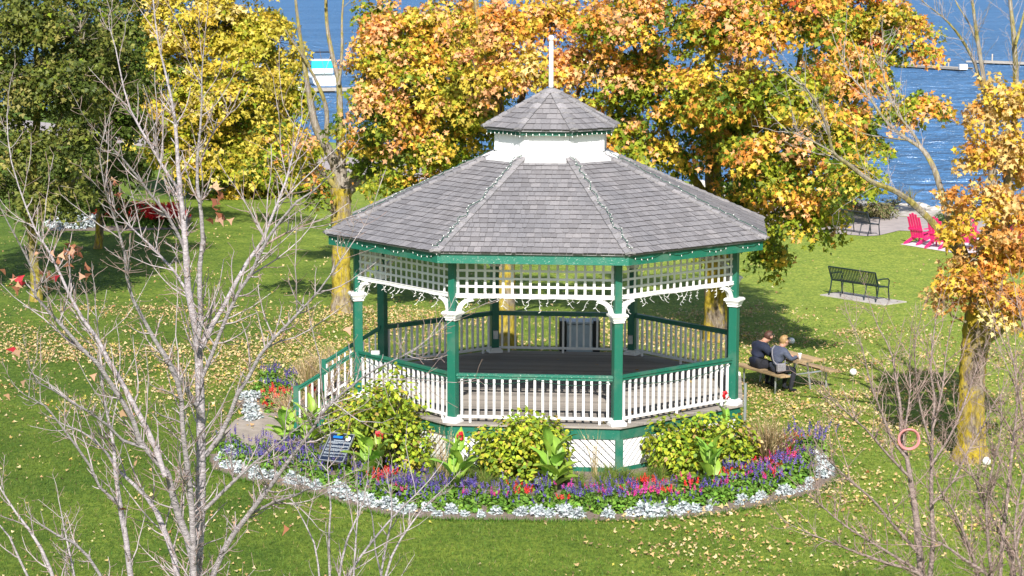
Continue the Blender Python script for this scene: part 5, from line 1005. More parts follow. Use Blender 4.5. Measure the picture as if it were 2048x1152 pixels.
# inset copies of the bed's outline
EDGE = [(-6.62, -2.75)]+BED[1:17]
def inset(d, step, jit):
    out = []; pts = [np.array(p) for p in EDGE]; acc = 0.0
    for i in range(len(pts)-1):
        a, b = pts[i], pts[i+1]; L = np.linalg.norm(b-a); u = (b-a)/L; o = np.array([-u[1], u[0]])
        while acc < L: out.append(a+u*acc+o*d+RNG.normal(0, jit, 2)); acc += step
        acc -= L
    return out
LMIL = ('dusty_miller', 'silver leaved dusty miller in the edging row of the round flower bed', 'bedding plant', 'dusty miller edging the round flower bed')
def zone(x, y):
    if x < -5.2: return 'near the paved path at the left end of the round bed'
    if x < -2.6: return 'on the left curve of the round bed'
    if x < -1.0: return 'below the left front post along the bed'
    if x < 0.8: return 'in front of the middle hydrangea along the bed'
    if x < 2.4: return 'below the right front post along the bed'
    if x < 4.2: return 'in front of the right hydrangea along the bed'
    return 'at the right end of the round bed'
for p in inset(.30, .29, .06):
    if random.random() < .90: place('dusty_miller', MIL, p[0], p[1], random.choice((.75, 1.0, 1.2, 1.45)), 'silver dusty miller '+zone(*p), *LMIL[2:])
for p in inset(.50, .62, .08)[:24]: place('dusty_miller', MIL, p[0], p[1], random.uniform(.8, 1.2), 'silver dusty miller '+zone(*p), *LMIL[2:])
LB = {'p': ('purple spiked salvia ', 'bedding plant', 'purple salvia in the round flower bed'), 'm': ('pink and magenta salvia ', 'bedding plant', 'magenta salvia in the round flower bed'),
      'r': ('scarlet salvia ', 'bedding plant', 'scarlet salvia in the round flower bed'), 'g': ('mostly green salvia ', 'bedding plant', 'mostly green salvia in the round flower bed')}
def salv(k, p, s): place('salvia', {'p': SP, 'm': SM, 'r': SR, 'g': SPG}[k], p[0], p[1], s, LB[k][0]+zone(p[0], p[1]), *LB[k][1:])
for row, (d, st) in enumerate(((.60, .32), (.86, .33), (1.14, .33), (1.40, .35), (1.64, .45))):
    for p in inset(d, st, .06):
        x = p[0]
        if math.hypot(*p) < 4.75 or inpoly(np.array([p]), PATH)[0]: continue
        if row == 0: k = 'g' if x < -1.6 or random.random() < .75 else 'p'
        elif x < -3.1: k = random.choice('ggpg') if row < 2 else random.choice('gpp')
        elif x < -1.0: k = random.choice('ppgmg') if row < 3 else 'p'
        elif x < 0.6: k = random.choice('ppppgmpr')
        elif row == 1: k = random.choice('ppgm')
        else: k = random.choice('mrrpgp') if x < 4.3 else random.choice('prp')
        salv(k, p, random.uniform(.85, 1.15)*(1.18 if x > 4.3 else 1.0))
for x, y in ((762, 975), (768, 985), (757, 982), (775, 978)): q = atz(x, y); salv('r', q[:2], 1.0)
for px, py in [(440, 900), (455, 912), (470, 895), (490, 905), (510, 912), (530, 905), (450, 930), (480, 935), (505, 930), (545, 925), (570, 915), (590, 925), (615, 915), (635, 925), (600, 905), (655, 940), (690, 945), (720, 940)]:
    q = atz(px, py); place('salvia', SP, q[0], q[1], random.uniform(.85, 1.1), 'purple salvia between the paved path and the information panel', 'bedding plant', 'purple salvia beside the path')
for px, py in ((492, 800), (500, 815), (506, 800), (496, 830), (508, 822), (513, 838), (500, 842)):
    q = atz(px, py); place('dusty_miller', MIL, q[0], q[1], random.uniform(1.0, 1.3), 'silver dusty miller at the head of the paved path, left of the stairs', 'bedding plant', 'dusty miller in the side bed by the stairs')
for px, py in ((535, 806), (545, 815), (552, 800), (560, 812), (540, 826), (565, 800)):
    q = atz(px, py); place('salvia', SR, q[0], q[1], random.uniform(.9, 1.1), 'scarlet salvia in the side bed left of the stair railing', 'bedding plant', 'scarlet salvia in the side bed by the stairs')
for k in range(22):
    q = atz(random.uniform(515, 610), random.uniform(760, 795)); place('salvia', SP if k % 3 else SPG, q[0], q[1], random.uniform(.9, 1.2), 'purple salvia in the side bed behind the stair foot', 'bedding plant', 'purple salvia in the side bed by the stairs')
for px, py in ((1630, 905), (1640, 915), (1622, 918), (1612, 908)):
    q = atz(px, py); salv('p', q[:2], 1.5)
for px, py in ((1605, 895), (1590, 905)):
    q = atz(px, py); salv('r', q[:2], 1.1)
# distant bed on the left lawn
for k in range(34):
    t = random.random(); q = atz(105+95*t+random.uniform(-6, 6), 452-4*t+random.uniform(-10, 8)); place('dusty_miller', MIL, q[0], q[1], random.uniform(1.7, 2.3), 'pale silver plant in the far bed on the left lawn', 'bedding plant', 'silver plants in the far flower bed')
for k in range(60):
    q = atz(random.uniform(205, 365), random.uniform(436, 455)); place('red_bedding_plant', SRB, q[0], q[1], random.uniform(1.6, 2.2), 'red flowering plant in the far bed on the left lawn', 'bedding plant', 'red flowers in the far flower bed')
for k in range(14):
    q = atz(random.uniform(290, 360), random.uniform(426, 434)); place('dusty_miller', MIL, q[0], q[1], random.uniform(1.5, 2.0), 'pale silver plant in the far bed on the left lawn', 'bedding plant', 'silver plants in the far flower bed')
qs = [atz(x, y)[:2] for x, y in ((95, 462), (250, 462), (375, 458), (385, 430), (280, 424), (100, 440))]; sheet('far_bed_soil', qs, G+0.01, M['soil'])

def shrub(name, label, cat, x, y, rx, h, n, cols, pr, size, group=None, shape='oval', stems=26, bare=0.0, stemmat='bark_dark', lo=.12):
    t = thing(name, label, cat, (x, y, G), 0, group)
    S = np.array([RNG.normal(0, rx*.14, stems), RNG.normal(0, rx*.14, stems), np.zeros(stems)]).T; u = unit(RNG.normal(0, 1, (stems, 3))); u[:, 2] = np.abs(u[:, 2])*.8+.2; E = u*[rx*.85, rx*.85, h*.9]
    tt = np.linspace(0, 1, 6)[None, :, None]; P = S[:, None]*(1-tt)+E[:, None]*tt; P[:, :, 2] += (np.sin(tt[..., 0]*np.pi)*.12*h); V, F = batch_tubes(P, np.linspace(.013, .004, 6)[None].repeat(stems, 0), 4); o = link('stem', npmesh('stem', V, F), t, M[stemmat]); o['kind'] = 'stuff'
    # lumps of foliage so that the outline stays uneven
    nl = 34; lu = unit(RNG.normal(0, 1, (nl, 3))); lu[:, 2] = np.abs(lu[:, 2])*1.0+RNG.uniform(-.15, .1, nl); lc = lu*[rx*.74, rx*.74, h*.66]*RNG.uniform(.55, 1.16, (nl, 1))+[0, 0, h*lo]
    k = RNG.integers(0, nl, n); d = unit(RNG.normal(0, 1, (n, 3))); p = lc[k]+d*RNG.uniform(.35, 1, (n, 1))**.5*[rx*.34, rx*.34, h*.27]; p[:, 2] = np.maximum(p[:, 2], .04)
    nr = unit(d*.6+np.array([0, -.15, .75])+RNG.normal(0, .45, (n, 3))); c = pick(cols, pr, n, .15); c *= (1+.2*RNG.normal(0, 1, nl))[k][:, None].clip(.6, 1.5)
    leaves('foliage', p, nr, unit(d*[1, 1, .4]+[0, 0, -.35]+RNG.normal(0, .4, (n, 3))), size*RNG.uniform(.65, 1.2, n), np.clip(c, .01, .8), shape, 'leaf', t, .3, 'stuff'); return t
HY = [(.31, .40, .03), (.41, .46, .035), (.22, .32, .025), (.54, .45, .05), (.12, .21, .025), (.40, .26, .09)]; HP = [.29, .24, .22, .07, .14, .05]
for (px, py, w, top, nm) in ((775, 928, 200, 772, 'yellow green hydrangea bush beside the stairs, left of the left front post'), (1045, 955, 190, 826, 'yellow green hydrangea bush before the middle of the front railing'), (1395, 945, 200, 832, 'yellow green hydrangea bush below the right front railing'), (688, 880, 100, 782, 'small hydrangea bush against the foot of the stairs')):
    q = atz(px, py); k = ppm(q[1]); shrub('hydrangea_bush', nm, 'bush', q[0], q[1], w/k/2*1.16, (py-top)/k*1.16, int(4300*w/190), HY, HP, .098, 'hydrangeas around the gazebo')
for px, py, s in ((835, 945, .32), (1470, 940, .55)):
    q = atz(px, py); shrub('hydrangea_bush', 'low sprig of hydrangea at the skirt lattice near the left front post' if px < 900 else 'thin browning hydrangea at the right front corner of the skirt', 'bush', q[0], q[1], s, s*1.9 if px > 900 else s*1.2, 260 if px < 900 else 900, HY if px < 900 else HY+[(.35, .25, .12)]*3, HP if px < 900 else HP+[.15]*3, .10, 'hydrangeas around the gazebo')
# cannas: every large leaf a part
def canna(x, y, h, n, label, flower=None, s=1.0):
    t = thing('canna', label, 'canna plant', (x, y, G), random.uniform(0, 6.28), 'canna plants around the gazebo'); ns = max(1, n//4); zz = RNG.uniform(.9, 1.1)
    stems = [np.array([RNG.normal(0, .10), RNG.normal(0, .10), 0]) for _ in range(ns)]
    for sidx, sp in enumerate(stems): MB().tube([tuple(sp), tuple(sp*1.15+[0, 0, h*.45]), tuple(sp*1.3+[0, 0, h*.78])], [.018, .014, .008], 6).build('stem', M['canna_stem'], t, True)
    for k in range(n):
        sp = stems[k % ns]; lv = (k//ns)/(max(1, n//ns-1)+.01); az = k*2.4+RNG.normal(0, .3); L = RNG.uniform(.46, .64)*s*(1.05-.25*lv); W = L*RNG.uniform(.38, .50); base = sp*1.15+np.array([0, 0, h*(.12+.55*lv)]); el = math.radians(RNG.uniform(28, 54)+lv*24); bend = RNG.uniform(.5, 1.15)
        rd = np.array([math.cos(az), math.sin(az), 0]); sd = np.array([-math.sin(az), math.cos(az), 0]); NV, NW = 8, 4; V = []; p = base.copy(); e = el; C = []; cg = np.array([.25, .42, .06])*RNG.uniform(.8, 1.2)*np.array([RNG.uniform(.85, 1.25), 1, 1])
        for i in range(NV+1):
            u = i/NV; w = W*max(0.02, math.sin(math.pi*min(1, u*.94+.06)**.72)*.5) if u < 1 else .003; nrm = np.cross(sd, rd*math.cos(e)+np.array([0, 0, 1])*math.sin(e)); nrm *= -1 if nrm[2] < 0 else 1
            for j in range(NW+1):
                v = j/NW*2-1; V.append(p+sd*w*v+nrm*(abs(v)*w*.45+.012*math.sin(u*11+v*2)*abs(v))); C.append(cg*(1.35 if j == NW//2 else 1.0)*(1+.06*math.sin(u*40)))
            p = p+(rd*math.cos(e)+np.array([0, 0, 1])*math.sin(e))*L/NV; e -= bend/NV*(.4+1.4*u)
        F = [(i*(NW+1)+j, i*(NW+1)+j+1, (i+1)*(NW+1)+j+1, (i+1)*(NW+1)+j) for i in range(NV) for j in range(NW)]
        link('leaf', npmesh('leaf', np.array(V), np.array(F), np.array(C), True), t, M['cannaleaf'])
    if flower is not None:
        fz = h*1.05; MB().tube([tuple(stems[0]), tuple(stems[0]*1.3+[0, 0, fz])], [.012, .006], 5).build('flower_stalk', M['canna_stem'], t)
        m = 16; d = unit(RNG.normal(0, 1, (m, 3))); leaves('flower', stems[0]*1.3+np.array([0, 0, fz])+d*.035*[1, 1, 1.7], d+RNG.normal(0, .3, (m, 3)), d+[0, 0, .5], RNG.uniform(.06, .10, m), pick([(.68, .03, .04), (.62, .06, .08)], [1, 1], m), 'oval', 'petal', t, .3)
    return t
M['canna_stem'] = simple('canna_stem', (.24, .34, .08), (.18, .27, .06)); M['cannaleaf'] = leafmat('canna_leaf', .32, .38)
q = lambda x, y: atz(x, y)[:2]
for (px, py, h, n, lb, fl, s) in ((560, 900, .8, 12, 'light green canna standing on the edge of the paved path', None, 1.0), (612, 905, .9, 13, 'light green canna between the path canna and the information panel', None, 1.05), (738, 962, .85, 14, 'broad leaved canna just right of the information panel', 1, 1.1), (640, 868, .95, 8, 'canna in front of the stair newel under a red bloom', 1, 1.0),
        (915, 985, 1.0, 11, 'canna with a red bloom below the left front post', 1, 1.05), (1108, 984, 1.05, 13, 'tall blue green canna at the right edge of the middle hydrangea', None, 1.15), (1405, 978, 1.0, 13, 'bright light green canna before the right hydrangea bush', None, 1.05), (1440, 915, 1.15, 5, 'canna hidden in the right hydrangea with red blooms above it', 1, .8), (600, 862, .8, 6, 'canna with a red bloom by the foot of the stairs', 1, .9)):
    a = q(px, py); canna(a[0], a[1], h, n, lb, fl, s)
# ornamental grasses
def grass_clump(name, label, x, y, h, n, cols, pr, spread, plume=0, w=.011, group=None, cat='grass clump'):
    t = thing(name, label, cat, (x, y, G), 0, group); a = RNG.uniform(0, 2*np.pi, n); r = np.abs(RNG.normal(0, spread*.25, n)); b = np.stack([r*np.cos(a), r*np.sin(a), np.zeros(n)], 1); out = np.stack([np.cos(a), np.sin(a), np.zeros(n)], 1); L = h*RNG.uniform(.55, 1.1, n); K = 5; P = np.empty((n, K, 3)); lean = np.abs(RNG.normal(.0, spread, n))
    for k in range(K): s = k/(K-1); P[:, k] = b+out*(lean*s**2)[:, None]+np.array([0, 0, 1])*(L*s*(1-.18*s*lean/h))[:, None]
    P += RNG.normal(0, .008, P.shape); R = (w*np.array([1, 1, .9, .7, .25]))[None].repeat(n, 0)*.5; V, F = batch_tubes(P, R, 3); C = np.repeat(pick(cols, pr, n, .16), K*3, axis=0); o = link('blades', npmesh('blades', V, F, C), t, M['grassblade']); o['kind'] = 'stuff'
    if plume:
        i = RNG.choice(n, plume, replace=False); m = 9; tt = np.tile(np.linspace(0, 1, m), plume); ii = np.repeat(i, m); pp = P[ii, 3]*(1-tt)[:, None]+(P[ii, 4]+[0, 0, .06])*tt[:, None]
        o = leaves('plumes', pp, RNG.normal(0, 1, (len(pp), 3)), unit(RNG.normal(0, .35, (len(pp), 3))+[0, 0, 1]), .05*(1.15-.5*tt), pick([(.62, .50, .30), (.55, .42, .24)], [1, 1], len(pp), .1), 'thin', 'dryleaf', t, 0, 'stuff')
    return t
BEIGE = [(.60, .48, .27), (.50, .38, .20), (.40, .33, .13)]; PINKISH = [(.58, .40, .27), (.50, .33, .22), (.45, .36, .16)]; TANS = [(.42, .31, .17), (.33, .23, .12), (.28, .24, .08)]; GREENS = [(.12, .22, .03), (.19, .28, .05), (.26, .27, .07)]
for px, py, h, n, c, s, pl, lb in ((618, 800, 1.05, 260, BEIGE, .26, 70, 'tall beige feather grass behind the stair railing'), (660, 780, 1.0, 160, BEIGE, .22, 40, 'shorter beige feather grass between the two stair railings'), (578, 850, .75, 200, PINKISH, .30, 50, 'pinkish dry grass clump at the foot of the stairs'), (1535, 935, .95, 420, TANS, .42, 60, 'tan dried grass clump beyond the right hydrangea'), (760, 935, .8, 60, BEIGE, .22, 25, 'thin dry stalks rising behind the broad leaved canna')):
    a = q(px, py); grass_clump('ornamental_grass', lb, a[0], a[1], h, n, c, [.4, .35, .25], s, pl, .011, 'ornamental grasses around the gazebo')
for k in range(110):      # green turf-like grass along the skirt
    a = math.radians(RNG.uniform(-158, -22)); r = RNG.uniform(4.38, 5.75); x, y = r*math.cos(a), r*math.sin(a)
    grass_clump('grass_tuft', 'green grass tuft '+('along the skirt left of the middle hydrangea' if x < -.5 else 'along the skirt between the middle and right hydrangeas' if x < 2.2 else 'along the skirt under the right hydrangea'), x, y, RNG.uniform(.2, .40), 60, GREENS, [.4, .35, .25], .15, 0, .009, 'grass tufts along the skirt')
for px, py in ((895, 960), (1190, 955), (880, 955), (1550, 940)):
    a = q(px, py); grass_clump('dry_stalks', 'thin pale seed stalks standing before the skirt of the gazebo', a[0], a[1], .95, 16, BEIGE, [.4, .35, .25], .16, 8, .009, 'dry seed stalks before the skirt')
# shoreline bushes and reeds
for px, py, w, top, lb, cols in ((1755, 436, 90, 398, 'rounded grey green shore bush with brown tips behind the far bench', [(.16, .19, .06), (.22, .20, .09), (.30, .24, .13)]), (1700, 428, 80, 402, 'reddish shore bush half hidden under the big maple', [(.24, .19, .10), (.17, .18, .06), (.30, .20, .12)]), (1910, 446, 95, 416, 'dense green shore bush behind the pink chairs', [(.07, .13, .035), (.10, .17, .05), (.13, .18, .06)]), (1650, 420, 70, 395, 'low olive shore bush beside the promenade under the maple', [(.15, .17, .06), (.2, .19, .08), (.25, .2, .1)])):
    a = q(px, py); k = ppm(a[1]); shrub('shore_bush', lb, 'bush', a[0], a[1], w/k/2, (py-top)/k*1.2, 1500, cols, [.4, .35, .25], .16, 'bushes along the shore', 'thin', 30)
for k in range(60):
    t = RNG.random(); x, y = 14+9*t, 45.6-6.5*t; grass_clump('shore_reeds', 'dry reeds and grass along the lake edge', x+RNG.normal(0, 1), y+RNG.normal(0, 1.0), RNG.uniform(.3, .7), 26, TANS+GREENS[:2], [.3, .2, .2, .15, .15], .3, 0, .02, 'reeds along the lake edge') if k < 22 else None
# ================================================================== FURNITURE AND THINGS
def rz(a): return Matrix.Rotation(a, 4, 'Z')
# --- steel benches: local x along the bench, y = the way a sitter faces
def make_bench(name, label, mat, org, ang, group, L=1.83):
    t = thing(name, label, 'bench', org, ang, group)
    prof = [(-.36, .86), (-.335, .83), (-.30, .70), (-.25, .55), (-.20, .455), (-.14, .425), (0, .42), (.16, .425), (.215, .41), (.225, .385)]
    n = 29; strap = MB()
    P = [Vector((0, y, z)) for y, z in prof]
    for i in range(len(P)-1):
        d = (P[i+1]-P[i]).normalized(); nn = Vector((0, -d.z, d.y)); w = Vector((.018, 0, 0)); h = nn*.004; a, b = P[i], P[i+1]
        strap.add([a-w-h, a+w-h, a+w+h, a-w+h, b-w-h, b+w-h, b+w+h, b-w+h], [(0, 1, 5, 4), (2, 3, 7, 6), (1, 2, 6, 5), (3, 0, 4, 7)])
    sm = strap.mesh('slat'); sm.materials.append(M[mat])
    for k in range(n): o = link('slat', sm, t); o.location = (-L/2+.05+k*(L-.1)/(n-1), 0, 0)
    MB().tube([(-L/2, -.365, .862), (L/2, -.365, .862)], .021, 8).build('top_rail', M[mat], t)
    MB().tube([(-L/2, .225, .385), (L/2, .225, .385)], .018, 8).tube([(-L/2, -.19, .44), (L/2, -.19, .44)], .016, 6).build('seat_rail', M[mat], t)
    for s in (-1, 1):
        x = s*L/2
        MB().tube([(x, -.365, .862), (x, -.30, .68), (x, -.215, .46), (x, -.25, .22), (x, -.33, .0)], .021, 8).build('leg', M[mat], t)
        MB().tube([(x, -.19, .44), (x, .0, .42), (x, .215, .41), (x, .235, .2), (x, .27, 0)], .021, 8).build('leg', M[mat], t)
        MB().tube([(x, -.285, .64), (x, -.05, .655), (x, .19, .645), (x, .245, .60), (x, .24, .50), (x, .22, .41)], .021, 8).build('armrest', M[mat], t)
    for x in (-L/4, L/4):
        MB().tube([(x, -.215, .43), (x, -.26, .2), (x, -.32, 0)], .018, 6).build('leg', M[mat], t)
        MB().tube([(x, .20, .40), (x, .23, .2), (x, .26, 0)], .018, 6).build('leg', M[mat], t)
    return t
def bench_at(p0, p1):
    a, b = atz(*p0), atz(*p1); d = b-a; ang = math.atan2(d[1], d[0]); c = (a+b)/2; nx, ny = -math.sin(ang), math.cos(ang); return (c[0]+nx*.33, c[1]+ny*.33), ang
(cx, cy), an = bench_at((1660, 592), (1748, 606)); 
pad = MB().bbox((0.12, .02, .012), (2.5, 1.0, .03), .005).build('concrete_pad', M['concrete']); pad.location = (cx, cy, G); pad.rotation_euler = (0, 0, an); tag(pad, kind='structure')
make_bench('park_bench', 'dark green slatted steel bench on the concrete pad in the open lawn', 'bench', (cx, cy, G+.027), an, 'steel benches facing the lake')
(cx, cy), an = bench_at((1668, 463), (1735, 473)); make_bench('park_bench', 'dark blue slatted steel bench on the promenade beside the water', 'bench2', (cx, cy, G+.016), an, 'steel benches facing the lake')
# --- picnic table
AX = Vector((-.503, .864)); RZ = math.atan2(AX.y, AX.x)
tc = Vector((5.93, 3.71))+AX*.92; TB = thing('picnic_table', 'wooden picnic table on grey tube legs where two people sit', 'picnic table', (tc.x, tc.y, G), RZ)
Lt = 1.84       # local x along table, local y: + is toward the camera-left bench
def plank(name, y, w, z, L=Lt, th=.042): return MB().bbox((RNG.normal(0, .008), y, z), (L, w, th), .006).build(name, M['tablewood'], TB)
for k in range(5): plank('tabletop_plank', -.30+k*.15, .142, .735)
for s in (-1, 1):
    for k in range(2): plank('seat_plank', s*(.62+k*.135), .128, .44)
for x in (-.60, .60):
    for s in (-1, 1):
        MB().tube([(x, s*.16, .70), (x, s*.27, .02)], .024, 8).build('leg', M['galv'], TB)
        MB().tube([(x, s*.22, .39), (x, s*.70, .40), (x, s*.72, .38), (x, s*.73, .0)], .022, 8).build('leg', M['galv'], TB)
    MB().tube([(x, -.22, .39), (x, .22, .39)], .02, 6).tube([(x, -.3, .70), (x, .3, .70)], .02, 6).build('crossbar', M['galv'], TB)

# --- people
def person(name, label, joints, edges, segs, mats, loc, ang, face_dir=None, extra=None, sub=2):
    """joints: name -> (x,y,z,r); a single skinned body, materials by nearest bone"""
    names = list(joints); me = bpy.data.meshes.new('body'); me.from_pydata([joints[n][:3] for n in names], [(names.index(a), names.index(b)) for a, b in edges], [])
    o = bpy.data.objects.new('body', me); COL.objects.link(o); sk = o.modifiers.new('skin', 'SKIN'); sk.use_smooth_shade = True
    for i, n in enumerate(names):
        v = me.skin_vertices[0].data[i]; v.radius = (joints[n][3], joints[n][4] if len(joints[n]) > 4 else joints[n][3]); v.use_root = (n == 'pelvis')
    sb = o.modifiers.new('sub', 'SUBSURF'); sb.levels = sub; sb.render_levels = sub
    bpy.context.view_layer.update(); dg = bpy.context.evaluated_depsgraph_get(); m2 = bpy.data.meshes.new_from_object(o.evaluated_get(dg)); bpy.data.objects.remove(o); bpy.data.meshes.remove(me); m2.name = 'body'
    m2.materials.clear()
    for mm in mats: m2.materials.append(M[mm])
    A = np.array([joints[a][:3] for a, b, k in segs]); B = np.array([joints[b][:3] for a, b, k in segs]); K = [k for a, b, k in segs]
    for p in m2.polygons:
        c = np.array(p.center); d = B-A; t = np.clip(np.sum((c-A)*d, 1)/np.maximum(np.sum(d*d, 1), 1e-9), 0, 1); dist = np.linalg.norm(c-(A+d*t[:, None]), axis=1); p.material_index = K[int(np.argmin(dist))]; p.use_smooth = True
    t = thing(name, label, 'person', loc, ang); link('body', m2, t); return t
def hand(J, E, S, side, w, d, up, mat):
    """five bent fingers and a thumb-side digit rooted in the palm"""
    w, d, up = Vector(w), Vector(d).normalized(), Vector(up).normalized(); s = d.cross(up).normalized()
    p = w+d*.06; J[side+'palm'] = (*p, .034, .022); E.append((side+'wrist', side+'palm')); S.append((side+'wrist', side+'palm', mat))
    for i, (o, l) in enumerate(((-.030, .070), (-.010, .082), (.010, .076), (.029, .058))):
        a = p+d*.035+s*o; b = a+d*l*.55-up*.012; c = b+d*l*.40-up*.030
        for n, q, r in ((f'{side}f{i}a', a, .0105), (f'{side}f{i}b', b, .0095), (f'{side}f{i}c', c, .008)): J[n] = (*q, r)
        E += [(side+'palm', f'{side}f{i}a'), (f'{side}f{i}a', f'{side}f{i}b'), (f'{side}f{i}b', f'{side}f{i}c')]; S += [(f'{side}f{i}a', f'{side}f{i}c', mat)]
    a = p-d*.012-s*.034; b = a-s*.028+d*.025-up*.01; c = b+d*.03-up*.012+s*.006
    for n, q, r in ((side+'t0', a, .013), (side+'t1', b, .011), (side+'t2', c, .009)): J[n] = (*q, r)
    E += [(side+'palm', side+'t0'), (side+'t0', side+'t1'), (side+'t1', side+'t2')]; S += [(side+'t0', side+'t2', mat)]
def seated(name, label, loc, ang, k, mats, hx, hy, rh_target, big=1.0, headturn=0.0):
    """local: +y is forward, z=0 the ground, seat at .46"""
    b = big; J = {'pelvis': (0, 0, .575, .175*b, .15*b), 'waist': (0, .035, .70, .185*b, .15*b), 'chest': (0, .09, .84, .185*b, .145*b), 'shoul': (0, .135, .955, .15*b, .115), 'neck': (0, .18, 1.045, .066), 'skull0': (hx*.5, .215+hy*.5, 1.10, .075, .085), 'skull1': (hx, .235+hy, 1.17, .088, .10), 'skull2': (hx, .235+hy, 1.225, .070, .078)}
    E = [('pelvis', 'waist'), ('waist', 'chest'), ('chest', 'shoul'), ('shoul', 'neck'), ('neck', 'skull0'), ('skull0', 'skull1'), ('skull1', 'skull2')]
    S = [('pelvis', 'waist', 1 if mats[1] == mats[2] else 0), ('waist', 'shoul', 0), ('neck', 'skull0', 2), ('skull0', 'skull2', 2)]
    S[0] = ('waist', 'pelvis', 0); S.append(('shoul', 'neck', 0))
    for s, sd in ((-1, 'l'), (1, 'r')):
        J[sd+'sh'] = (s*.215*b, .13, .955, .088*b); tgt = Vector(rh_target[0] if s < 0 else rh_target[1]); sh = Vector(J[sd+'sh'][:3]); mid = (sh+tgt)/2+Vector((s*.09, -.05, -.10)); J[sd+'el'] = (*mid, .058*b); J[sd+'wrist'] = (*tgt, .036)
        E += [('shoul', sd+'sh'), (sd+'sh', sd+'el'), (sd+'el', sd+'wrist')]; S += [('shoul', sd+'sh', 0), (sd+'sh', sd+'el', 0), (sd+'el', sd+'wrist', 0)]
        hand(J, E, S, sd, tgt, (tgt-mid).normalized()*.7+Vector((-s*.3, .6, 0)), (0, 0, 1), 2)
        J[sd+'hip'] = (s*.105*b, .06, .55, .115*b); J[sd+'knee'] = (s*.14, .46, .52, .078*b); J[sd+'ank'] = (s*.15, .40 if s < 0 else .36, .10, .046); J[sd+'heel'] = (s*.15, .38 if s < 0 else .34, .045, .042); J[sd+'toe'] = (s*.16, .56 if s < 0 else .52, .035, .038)
        E += [('pelvis', sd+'hip'), (sd+'hip', sd+'knee'), (sd+'knee', sd+'ank'), (sd+'ank', sd+'heel'), (sd+'heel', sd+'toe')]; S += [(sd+'hip', sd+'knee', 1), (sd+'knee', sd+'ank', 1), (sd+'heel', sd+'toe', 3)]
    t = person(name, label, J, E, S, mats, loc, ang); hc = Vector((hx, .235+hy, 1.185))
    return t, hc
def head_details(t, hc, hairmat, turn, long=False, cap=False, shades=False):
    R = Matrix.Rotation(turn, 3, 'Z'); h = MB(); h.ell((0, -.022, .018), (.100, .116, .112), 18, 12)
    keep = [i for i, v in enumerate(h.v) if not (v[1] > .045 and v[2] < .075)]; ks = {i: n for n, i in enumerate(keep)}
    h2 = MB(); h2.v = [tuple(R @ Vector(h.v[i])*random.uniform(.97, 1.05)+hc) for i in keep]; h2.f = [tuple(ks[i] for i in f) for f in h.f if all(i in ks for i in f)]
    if long: h2.ell(tuple(R @ Vector((0, -.075, -.05))+hc), (.085, .05, .085), 10, 8)
    h2.build('hair', M[hairmat], t, True)
    f = MB(); f.octa(R @ Vector((0, .108, -.01))+hc, .014, (0, 0, 1), .026); 
    for s in (-1, 1): f.ell(R @ Vector((s*.088, .0, -.01))+hc, (.014, .022, .032), 8, 6)
    f.build('nose_and_ears', M['skin'], t, True)
    e = MB()
    for s in (-1, 1): e.ell(R @ Vector((s*.034, .092, .014))+hc, (.012, .008, .008), 8, 6)
    e.box(R @ Vector((0, .094, -.048))+hc, (.045, .006, .007), R); e.build('eyes_and_mouth', M['hair'], t)
    if shades: MB().box(R @ Vector((0, .06, .062))+hc, (.13, .06, .022), R).tube([R @ Vector((s, y, .055))+hc for s, y in ((-.095, .06), (-.098, -.03))], .006, 5).tube([R @ Vector((s, y, .055))+hc for s, y in ((.095, .06), (.098, -.03))], .006, 5).build('sunglasses', M['black'], t)
ang = RZ-math.pi/2 - math.pi/2      # bench normal: local +y of the person points over the table (away from the near bench)
fw_dir = Vector((.864, .503)); ang = math.atan2(fw_dir.y, fw_dir.x)-math.pi/2
def on_bench(s): p = Vector((tc.x, tc.y))-AX*(Lt/2)+AX*s-fw_dir*.68; return (p.x, p.y, G)
# z of the seat is .46; the pelvis rests on it
pB, hB = seated('person', 'person with blond hair in a grey blue quilted jacket on the near bench', on_bench(.42), ang+.02, 1, ['greyblue', 'trouser', 'skin', 'black'], .02, .04, [(-.16, .46, .80), (.20, .46, .82)], .98)
head_details(pB, hB, 'blond', -.35, True, False, True)
bag = thing('shoulder_bag', 'small grey bag on a pale strap worn across the quilted jacket', 'bag', pB.location, ang+.02)
bg_ = MB()
for k in range(4): bg_.v += []
o = MB().bbox((.235, .00, .63), (.09, .24, .17), .02).build('pouch', M['bag'], bag); MB().tube([(-.15, .10, 1.055), (-.10, .0, .98), (.0, -.075, .88), (.11, -.125, .77), (.20, -.10, .69)], .014, 6).build('strap', M['bag'], bag)
MB().tube([(-.15, .10, 1.055), (-.11, .22, 1.0), (.05, .27, .85), (.22, .12, .70)], .014, 6).build('strap', M['bag'], bag)
pA, hA = seated('person', 'broad person in a dark navy jacket with short brown hair', on_bench(1.16), ang-.12, 1, ['navy', 'trouser', 'skin', 'black'], .07, .10, [(-.22, .46, .80), (.20, .46, .80)], 1.22)
head_details(pA, hA, 'hair', -.25)
cp = MB().lathe([(.030, 0), (.042, .13), (.043, .135)], (0, 0, 0), 14); lid = MB().lathe([(.045, .135), (.045, .15), (.036, .158)], (0, 0, 0), 14)
ct = thing('paper_cup', 'white paper cup held at the edge of the picnic table', 'cup', Vector(pB.location)+Vector((.864*.54+.503*.22, .503*.54-.864*.22, .745))); cp.build('cup_body', M['cup'], ct, True); lid.build('lid', M['cup'], ct, True)

